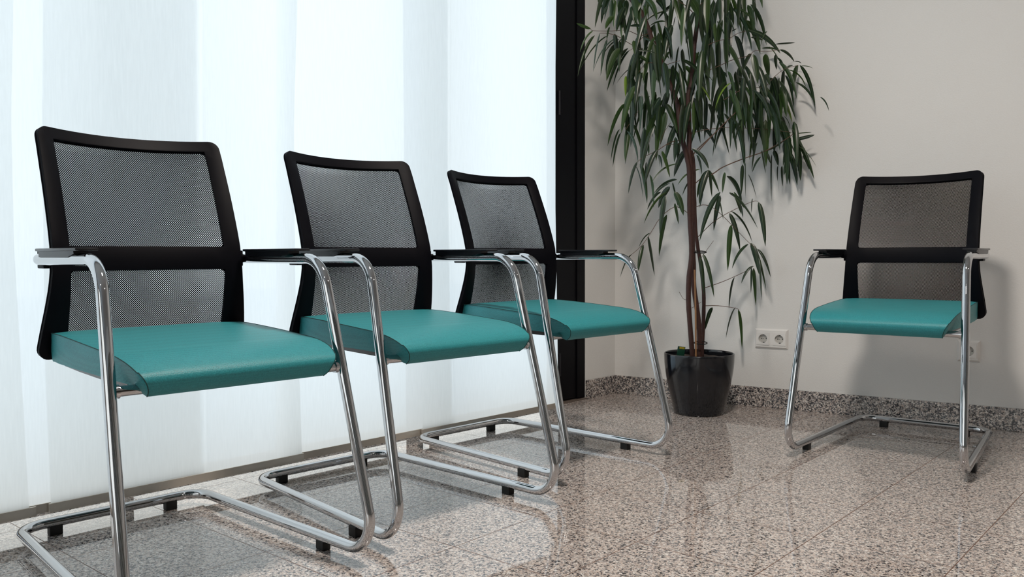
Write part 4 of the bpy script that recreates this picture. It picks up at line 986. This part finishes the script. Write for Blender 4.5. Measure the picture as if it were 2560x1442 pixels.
def back_sheet(windows, name, mat, parent, dy, thick):
    bm = bmesh.new(); uvl = bm.loops.layers.uv.new('UVMap')
    zs = sorted(set([0.4425, MZ0, MZ1, MZ2, MZ3, 0.936] + [0.4425 + 0.024 * (1 - math.cos(PI / 2 * k / 6)) for k in range(7)] + [0.936 - 0.021 * (1 - math.cos(PI / 2 * k / 6)) for k in range(7)] + [MZ0 + (MZ1 - MZ0) * k / 8 for k in range(9)] + [MZ2 + (MZ3 - MZ2) * k / 12 for k in range(13)]))
    zz = [zs[0]]
    for z in zs[1:]:
        if z - zz[-1] > 1e-4: zz.append(z)
    zs = zz
    us = [-MHX + 2 * MHX * k / 14 for k in range(15)]
    rows = []; zo = {}
    for z in zs:
        hw = back_hw(z); xs = [-hw, -(hw + MHX) / 2 if hw > MHX else -hw * 0.98] + [max(-hw * 0.97, min(hw * 0.97, u)) for u in us] + [(hw + MHX) / 2 if hw > MHX else hw * 0.98, hw]
        rows.append([bm.verts.new(back_pt(x, z, dy)) for x in xs])
        for v in rows[-1]: zo[v] = z
    n = len(rows[0])
    for j in range(len(rows) - 1):
        zc = (zs[j] + zs[j + 1]) / 2
        for i in range(n - 1):
            if windows and 2 <= i < n - 3 and (MZ0 < zc < MZ1 or MZ2 < zc < MZ3): continue
            f = bm.faces.new((rows[j][i], rows[j][i + 1], rows[j + 1][i + 1], rows[j + 1][i]))
            for l in f.loops: l[uvl].uv = (l.vert.co.x, zo[l.vert])
    RECALC[0] = False
    for f in bm.faces: f.normal_flip() if False else None
    o = obj(name, bm, mat, parent); RECALC[0] = True
    md = o.modifiers.new('thickness', 'SOLIDIFY'); md.thickness = thick; md.offset = -1.0; md.use_even_offset = False
    if windows:
        bv = o.modifiers.new('soft_edge', 'BEVEL'); bv.width = 0.0028; bv.segments = 2; bv.limit_method = 'ANGLE'; bv.angle_limit = math.radians(50)
    return o
SEAT = [(-0.130, 0.4355, 0.200), (-0.1375, 0.445, 0.203), (-0.139, 0.468, 0.204), (-0.135, 0.490, 0.205), (-0.124, 0.4985, 0.207), (-0.08, 0.4990, 0.209), (-0.02, 0.4965, 0.2105), (0.07, 0.4915, 0.212), (0.155, 0.486, 0.212), (0.215, 0.4815, 0.211), (0.255, 0.475, 0.209), (0.280, 0.468, 0.2065), (0.299, 0.4595, 0.203), (0.311, 0.4505, 0.199), (0.3165, 0.441, 0.194), (0.3145, 0.430, 0.1885), (0.307, 0.4175, 0.184), (0.293, 0.4080, 0.181)]
UNDER = [(0.281, 0.4105, 0.182), (0.262, 0.4205, 0.187), (0.240, 0.4270, 0.196), (0.20, 0.4300, 0.203), (0.10, 0.4320, 0.205), (0.0, 0.4330, 0.205), (-0.10, 0.4345, 0.203)]
def make_chair():
    root = empty('visitor_chair')
    yR = -0.160
    loop = [(wD, yR, zD), (wD, yD, zD), (wE, yE, zE), (wF, yF, zE), (-wF, yF, zE), (-wE, yE, zE), (-wD, yD, zD), (-wD, yR, zD)]
    bm = bmesh.new(); sweep(bm, fillet(loop, [0.050, 0.078, 0.072, 0.060, 0.060, 0.072, 0.078, 0.050], True, 14), TR, 24, True)
    obj('tube_frame', bm, M['chrome'], root, sharp=60)
    # crossbar under the seat front
    t = 0.6206; zx = zE + t * (zD - zE) + 0.005; yx = yE + t * (yD - yE) - 0.006; wx = wE + t * (wD - wE)
    bm = bmesh.new(); sweep(bm, [(-wx, yx, zx), (wx, yx, zx)], 0.0096, 20)
    for s in (-1, 1): sweep(bm, [(s * (wx - 0.017), yx, zx), (s * (wx - 0.008), yx, zx)], 0.0125, 20)
    obj('crossbar', bm, M['chrome'], root, sharp=60)
    # seat cushion
    top = catmull(SEAT, 3); loop_ = top + UNDER; bm = bmesh.new(); nx = 24; rows = []
    def crown(y, u): return -0.0030 * abs(u) ** 6 - (0.0020 * (1 - u * u) ** 2 if -0.12 < y < 0.2 else 0)
    for i in range(nx + 1):
        u = -1 + 2 * i / nx
        rows.append([bm.verts.new((u * hw, y, z + (crown(y, u) if z > 0.455 else 0))) for (y, z, hw) in loop_])
    n = len(loop_)
    for a, b in zip(rows, rows[1:]):
        for i in range(n): bm.faces.new((a[i], a[(i + 1) % n], b[(i + 1) % n], b[i]))
    tip = max(range(len(top)), key=lambda k: top[k][0])
    def zof(p): return p[1] + (crown(p[0], 1) if p[1] > 0.455 else 0)
    upper = [(p[0], zof(p), p[2]) for p in top[:tip + 1]]; lower = [top[0]] + list(reversed(UNDER)) + list(reversed(top[tip:]))
    def resample(P, m):
        d = [0.0]
        for a, c in zip(P, P[1:]): d.append(d[-1] + math.hypot(a[0] - c[0], a[1] - c[1]))
        out = []
        for k in range(m + 1):
            t = d[-1] * k / m; q = 0
            while q < len(P) - 2 and d[q + 1] < t: q += 1
            f_ = 0 if d[q + 1] == d[q] else (t - d[q]) / (d[q + 1] - d[q]); out.append(tuple(u + (v - u) * f_ for u, v in zip(P[q], P[q + 1])))
        return out
    for s in (-1, 1):
        ua, lo = resample(upper, 60), resample(lower, 60); g = []
        for r_ in range(7):
            q = r_ / 6; g.append([bm.verts.new((s * (a[2] * (1 - q) + c[2] * q + 0.003 * math.sin(PI * q)), a[0] * (1 - q) + c[0] * q, a[1] * (1 - q) + c[1] * q)) for a, c in zip(ua, lo)])
        for a, c in zip(g, g[1:]):
            for k in range(60): bm.faces.new((a[k], a[k + 1], c[k + 1], c[k]))
    seat = obj('seat', bm, M['teal'], root, sharp=50)
    for s in (-1, 1):
        bm = bmesh.new(); sweep(bm, [(s * (hw + 0.0002), y, z + (crown(y, 1) if z > 0.455 else 0)) for (y, z, hw) in top[9:]], 0.0010, 6)
        obj('seam', bm, M['thread'], seat)
    # seat pan
    bm = bmesh.new()
    ps = [(-0.105, 0.4350, 0.4270), (-0.02, 0.4345, 0.4230), (0.06, 0.4335, 0.4205), (0.14, 0.4320, 0.4185), (0.205, 0.4310, 0.4170), (0.240, 0.4280, 0.4180)]
    rows = []
    for (y, a, b) in ps: rows.append([bm.verts.new(p) for p in ((-0.196, y, a), (0.196, y, a), (0.188, y, b), (-0.188, y, b))])
    for a, b in zip(rows, rows[1:]):
        for i in range(4): bm.faces.new((a[i], a[(i + 1) % 4], b[(i + 1) % 4], b[i]))
    bm.faces.new(rows[0]); bm.faces.new(list(reversed(rows[-1])))
    obj('seat_pan', bm, M['pan'], root, smooth=False)
    # backrest
    bf = back_sheet(True, 'backrest_frame', M['plastic'], root, 0.0, 0.012)
    ms = back_sheet(False, 'mesh_fabric', M['mesh'], root, 0.0028, 0.0021)
    for s in (-1, 1):
        bm = bmesh.new(); box(bm, (s * 0.2135, -0.135, 0.650), (0.0085, 0.020, 0.019), None, 0.003)
        obj('back_bracket', bm, M['plastic'], root)
        # armrest pad
        bm = bmesh.new()
        box(bm, (s * 0.2250, 0.030, 0.6692), (0.0210, 0.115, 0.0028), None, 0.0022)
        bl = [(-0.078, 0.0165, 0.6545), (0.085, 0.0165, 0.6545), (0.112, 0.013, 0.6610)]
        rows = []
        for (y, hx, zb) in bl: rows.append([bm.verts.new(p) for p in ((s * 0.2245 - hx, y, zb), (s * 0.2245 + hx, y, zb), (s * 0.2245 + hx + 0.001, y, 0.6690), (s * 0.2245 - hx - 0.001, y, 0.6690))])
        for a, b in zip(rows, rows[1:]):
            for i in range(4): bm.faces.new((a[i], a[(i + 1) % 4], b[(i + 1) % 4], b[i]))
        bm.faces.new(rows[0]); bm.faces.new(list(reversed(rows[-1])))
        obj('armrest', bm, M['arm'], root, sharp=30)
    for (x, y) in ((0.1375, -0.3620), (-0.1375, -0.3620), (0.2480, 0.180), (-0.2480, 0.180)):
        bm = bmesh.new(); box(bm, (x, y, 0.0125), (0.0145 if y < 0 else 0.0105, 0.0105 if y < 0 else 0.0145, 0.0125), None, 0.0025)
        obj('foot', bm, M['rubber'], root)
    return root
def copy_tree(o, parent=None):
    c = o.copy(); C.objects.link(c); c.parent = parent
    for ch in list(o.children): copy_tree(ch, c)
    return c
CH = [((-0.726666, 1.823112), -2.34873, 'nearest teal and black mesh cantilever chair, at the left end of the row'),
      ((-0.316064, 2.26367), -2.369782, 'middle chair of the three with teal seats in front of the curtains'),
      ((0.078903, 2.790064), -2.353814, 'teal and black chair by the black window frame, next to the potted tree'),
      ((1.296301, 2.820205), 2.485631, 'lone teal and black mesh chair against the beige wall on the right')]
proto = make_chair()
for i, ((x, y), a, lab) in enumerate(CH):
    o = proto if i == 0 else copy_tree(proto)
    o.location = (x, y, 0); o.rotation_euler = (0, 0, a)
    tag(o, lab, 'chair', 'cantilever visitor chairs with teal seats')

# ------------------------------------------------------------------ potted tree
PC = Vector((0.772, 3.490, 0))
plant = empty('potted_fig_tree', PC)
tag(plant, 'tall potted fig tree with long drooping leaves in a glossy black pot', 'plant')
INV = Matrix.Translation(-PC)
def pobj(name, bm, mat, par=plant, sharp=50):
    o = obj(name, bm, mat, sharp=sharp); o.parent = par
    o.matrix_parent_inverse = INV if par is plant else Matrix.Identity(4)
    return o
bm = bmesh.new()
prof = [(0.0, 0.0), (0.098, 0.0), (0.1025, 0.004), (0.108, 0.03), (0.118, 0.075), (0.129, 0.125), (0.137, 0.170), (0.141, 0.205), (0.1425, 0.235), (0.1425, 0.246), (0.1405, 0.2495), (0.1375, 0.2485), (0.136, 0.240), (0.134, 0.2), (0.13, 0.17), (0.0, 0.17)]
prof = [prof[0]] + catmull(prof[1:-1], 3) + [prof[-1]]
SG = 56; rings = []
for (r, z) in prof:
    rings.append([bm.verts.new(PC + Vector((r * math.cos(2 * PI * k / SG), r * math.sin(2 * PI * k / SG), z))) for k in range(SG)] if r > 0 else [bm.verts.new(PC + Vector((0, 0, z)))])
for a, b in zip(rings, rings[1:]):
    for k in range(SG):
        if len(a) == 1: bm.faces.new((a[0], b[(k + 1) % SG], b[k]))
        elif len(b) == 1: bm.faces.new((a[k], a[(k + 1) % SG], b[0]))
        else: bm.faces.new((a[k], a[(k + 1) % SG], b[(k + 1) % SG], b[k]))
pobj('flower_pot', bm, M['pot'])
bm = bmesh.new(); random.seed(3)
c = bm.verts.new(PC + Vector((0, 0, 0.232))); prev = [c] * 1; last = None
for j in range(1, 8):
    r = 0.1345 * j / 7; row = [bm.verts.new(PC + Vector((r * math.cos(2 * PI * k / 32), r * math.sin(2 * PI * k / 32), 0.229 + random.uniform(-0.003, 0.004) - (0.006 if j == 7 else 0)))) for k in range(32)]
    for k in range(32):
        if last is None: bm.faces.new((c, row[k], row[(k + 1) % 32]))
        else: bm.faces.new((last[k], row[k], row[(k + 1) % 32], last[(k + 1) % 32]))
    last = row
pobj('soil', bm, M['soil'])
def stem(pts, r0, r1, name, mat):
    pts = catmull(pts, 4); n = len(pts); random.seed(len(pts))
    bm = bmesh.new(); sweep(bm, pts, [(r0 + (r1 - r0) * i / n) * (1 + random.uniform(-0.05, 0.05)) for i in range(n)], 12)
    return pobj(name, bm, mat)
stem(STEM_A, 0.0108, 0.0085, 'stem', M['bark']); stem(STEM_B, 0.0108, 0.0085, 'stem', M['bark']); stem(STEM_C, 0.0085, 0.0065, 'stem', M['bark'])
cane = stem(STAKE[:4], 0.0040, 0.0036, 'support_cane', M['cane']); cane['label'] = 'thin tan bamboo cane'
for (u, v, z) in ((0.775, 3.475, 0.292), (0.772, 3.485, 0.665)):
    ring = [Vector((u + 0.026 * math.cos(2 * PI * k / 24), v + 0.020 * math.sin(2 * PI * k / 24), z + 0.004 * math.sin(2 * PI * k / 24))) for k in range(24)]
    bm = bmesh.new(); sweep(bm, ring, 0.0024, 6, True); pobj('tie', bm, M['tie'])
bm = bmesh.new()
for pts, r in TWIGS:
    pp = catmull(pts, 3); n = len(pp); sweep(bm, pp, [max(r * (1 - 0.5 * i / n), 0.0008) for i in range(n)], 6)
pobj('branches', bm, M['twig'])
bm = bmesh.new(); uvl = bm.loops.layers.uv.new('UVMap'); tl = bm.verts.layers.float.new('tint')
NL = 9
def leaf(x0, y0, z0, x1, y1, z1, hw, tint, rnd):
    a = Vector((x0, y0, z0)); b = Vector((x1, y1, z1)); d = b - a; L = d.length
    hz = Vector((d.x, d.y, 0))
    ctrl = a + hz * (0.62 + 0.1 * rnd) + Vector((0, 0, d.z * 0.33)) + Vector((0, 0, 0.10 * L * (1 if d.z < 0 else 0.3) * (0.4 + abs(d.x) / L)))
    side0 = Vector((0.0, 1.0, 0.0))
    prev = None
    ax = Vector((1, 0, 0)); rot = rnd * 0.9
    rows = []
    for i in range(NL + 1):
        t = i / NL
        p = a * (1 - t) ** 2 + ctrl * 2 * t * (1 - t) + b * t * t
        tg = ((ctrl - a) * (1 - t) + (b - ctrl) * t).normalized()
        sd = tg.cross(Vector((0.25 * rnd, 1, 0.1))).normalized()
        q = Matrix.Rotation(rot, 3, tg); sd = q @ sd; nr = sd.cross(tg).normalized()
        w = hw * 1.15 * (t ** 0.5) * ((1 - t) ** 0.75) / 0.548 + hw * 0.03
        if t == 0: w = hw * 0.12
        rows.append([bm.verts.new(p - sd * w + nr * w * 0.35), bm.verts.new(p - sd * w * 0.5 + nr * w * 0.12), bm.verts.new(p), bm.verts.new(p + sd * w * 0.5 + nr * w * 0.12), bm.verts.new(p + sd * w + nr * w * 0.35)])
        for v in rows[-1]: v[tl] = tint
    for j in range(NL):
        for i in range(4):
            f = bm.faces.new((rows[j][i], rows[j][i + 1], rows[j + 1][i + 1], rows[j + 1][i]))
            for l, (uu, vv) in zip(f.loops, ((i / 4, j / NL), ((i + 1) / 4, j / NL), ((i + 1) / 4, (j + 1) / NL), (i / 4, (j + 1) / NL))): l[uvl].uv = (uu, vv)
for lf in LEAVES: leaf(*lf)
RECALC[0] = False; pobj('foliage', bm, M['leaf'], sharp=80); RECALC[0] = True
# plant tag stuck in the soil
bm = bmesh.new(); R = Matrix.Rotation(0.12, 3, 'Y') @ Matrix.Rotation(0.10, 3, 'X'); c0 = Vector((0.688, 3.452, 0.248))
box(bm, c0, (0.0155, 0.0008, 0.032), R, 0.0004); tg = pobj('plant_tag', bm, M['taggreen']); tg['label'] = 'dark green plant tag with a yellow strip'
bm = bmesh.new(); box(bm, c0 + R @ Vector((0.002, -0.0012, 0.0265)), (0.0100, 0.0003, 0.0036), R); y_ = pobj('tag_strip', bm, M['tagyel'], tg)
bm = bmesh.new()
for k in range(4): box(bm, c0 + R @ Vector((-0.0040 + 0.0038 * k, -0.0017, 0.0265)), (0.0011, 0.0002, 0.0018), R)
pobj('tag_lettering', bm, M['taggreen'], tg)

# ------------------------------------------------------------------ wall sockets
def sock_loc(s, d, z): return P2(s, d, z)
def socket(s0, s1, z0, z1, n, label):
    """s0 > s1 in far-wall axis; d negative comes out of the wall"""
    sc, zc = (s0 + s1) / 2, (z0 + z1) / 2
    root = empty('wall_socket', P2(sc, 0, zc), AW + PI)     # local +X to the right in view, +Y out of the room
    tag(root, label, 'socket')
    hw, hz = abs(s0 - s1) / 2, abs(z1 - z0) / 2
    bm = bmesh.new()
    a = [bm.verts.new(p) for p in ((-hw, 0, -hz), (hw, 0, -hz), (hw, 0, hz), (-hw, 0, hz))]
    m_ = 0.007
    b = [bm.verts.new(p) for p in ((-hw + m_, -0.010, -hz + m_), (hw - m_, -0.010, -hz + m_), (hw - m_, -0.010, hz - m_), (-hw + m_, -0.010, hz - m_))]
    for i in range(4): bm.faces.new((a[i], a[(i + 1) % 4], b[(i + 1) % 4], b[i]))
    bm.faces.new(list(reversed(a)))
    gx = [-hw + m_] + [v for k in range(n) for v in ((k - (n - 1) / 2) * 0.0685 - 0.0262, (k - (n - 1) / 2) * 0.0685 + 0.0262)] + [hw - m_]
    for q in range(0, len(gx), 2): box(bm, ((gx[q] + gx[q + 1]) / 2, -0.009, 0), ((gx[q + 1] - gx[q]) / 2, 0.001, hz - m_))
    for q in range(1, len(gx) - 1, 2):
        for sz in (-1, 1): box(bm, ((gx[q] + gx[q + 1]) / 2, -0.009, sz * (hz - m_ + 0.0262) / 2), (0.0262, 0.001, abs(hz - m_ - 0.0262) / 2))
    obj('cover_frame', bm, M['white'], root, smooth=False)
    pitch = 0.0685
    for k in range(n):
        cx = (k - (n - 1) / 2) * pitch
        bm = bmesh.new(); R_ = 0.0185; q = 0.0265; sg = 40; dep = 0.0125
        sq = []; ci = []; cf = []
        for i in range(sg):
            th = 2 * PI * i / sg; c_, s_ = math.cos(th), math.sin(th); mxx = max(abs(c_), abs(s_))
            sq.append(bm.verts.new((cx + q * c_ / mxx, -0.0125, q * s_ / mxx))); ci.append(bm.verts.new((cx + R_ * c_, -0.0125, R_ * s_))); cf.append(bm.verts.new((cx + R_ * 0.96 * c_, -0.0125 + dep, R_ * 0.96 * s_)))
        bk = [bm.verts.new((cx + q * math.cos(2 * PI * i / sg) / max(abs(math.cos(2 * PI * i / sg)), abs(math.sin(2 * PI * i / sg))), -0.0095, q * math.sin(2 * PI * i / sg) / max(abs(math.cos(2 * PI * i / sg)), abs(math.sin(2 * PI * i / sg))))) for i in range(sg)]
        for i in range(sg):
            j = (i + 1) % sg
            bm.faces.new((sq[i], sq[j], ci[j], ci[i])); bm.faces.new((ci[i], ci[j], cf[j], cf[i])); bm.faces.new((bk[i], bk[j], sq[j], sq[i]))
        ins = obj('socket_insert', bm, M['white'], root, sharp=30)
        bm = bmesh.new(); cc = bm.verts.new((cx, -0.0020, 0)); ring = [bm.verts.new((cx + R_ * 0.98 * math.cos(2 * PI * i / sg), -0.0020, R_ * 0.98 * math.sin(2 * PI * i / sg))) for i in range(sg)]
        for i in range(sg): bm.faces.new((cc, ring[(i + 1) % sg], ring[i]))
        obj('socket_cup', bm, M['cup'], ins, smooth=False)
        bm = bmesh.new()
        for (hx, hzz, r) in ((-0.0075, 0, 0.0024), (0.0, 0, 0.0015), (0.0115, 0, 0.0022)):
            sweep(bm, [(cx + hx, -0.0018, hzz), (cx + hx, -0.0024, hzz)], r, 14)
        for zz in (-1, 1): box(bm, (cx + 0.002, -0.0045, zz * 0.0168), (0.0035, 0.0028, 0.0016))
        obj('contact', bm, M['hole'], ins, smooth=False)
    return root
socket(1.1185, 0.9775, 0.2535, 0.3375, 2, 'white double wall socket on the wall between the potted tree and the lone chair')
socket(0.3450, 0.2680, 0.2475, 0.3285, 1, 'single pale wall socket behind the leg of the lone chair')
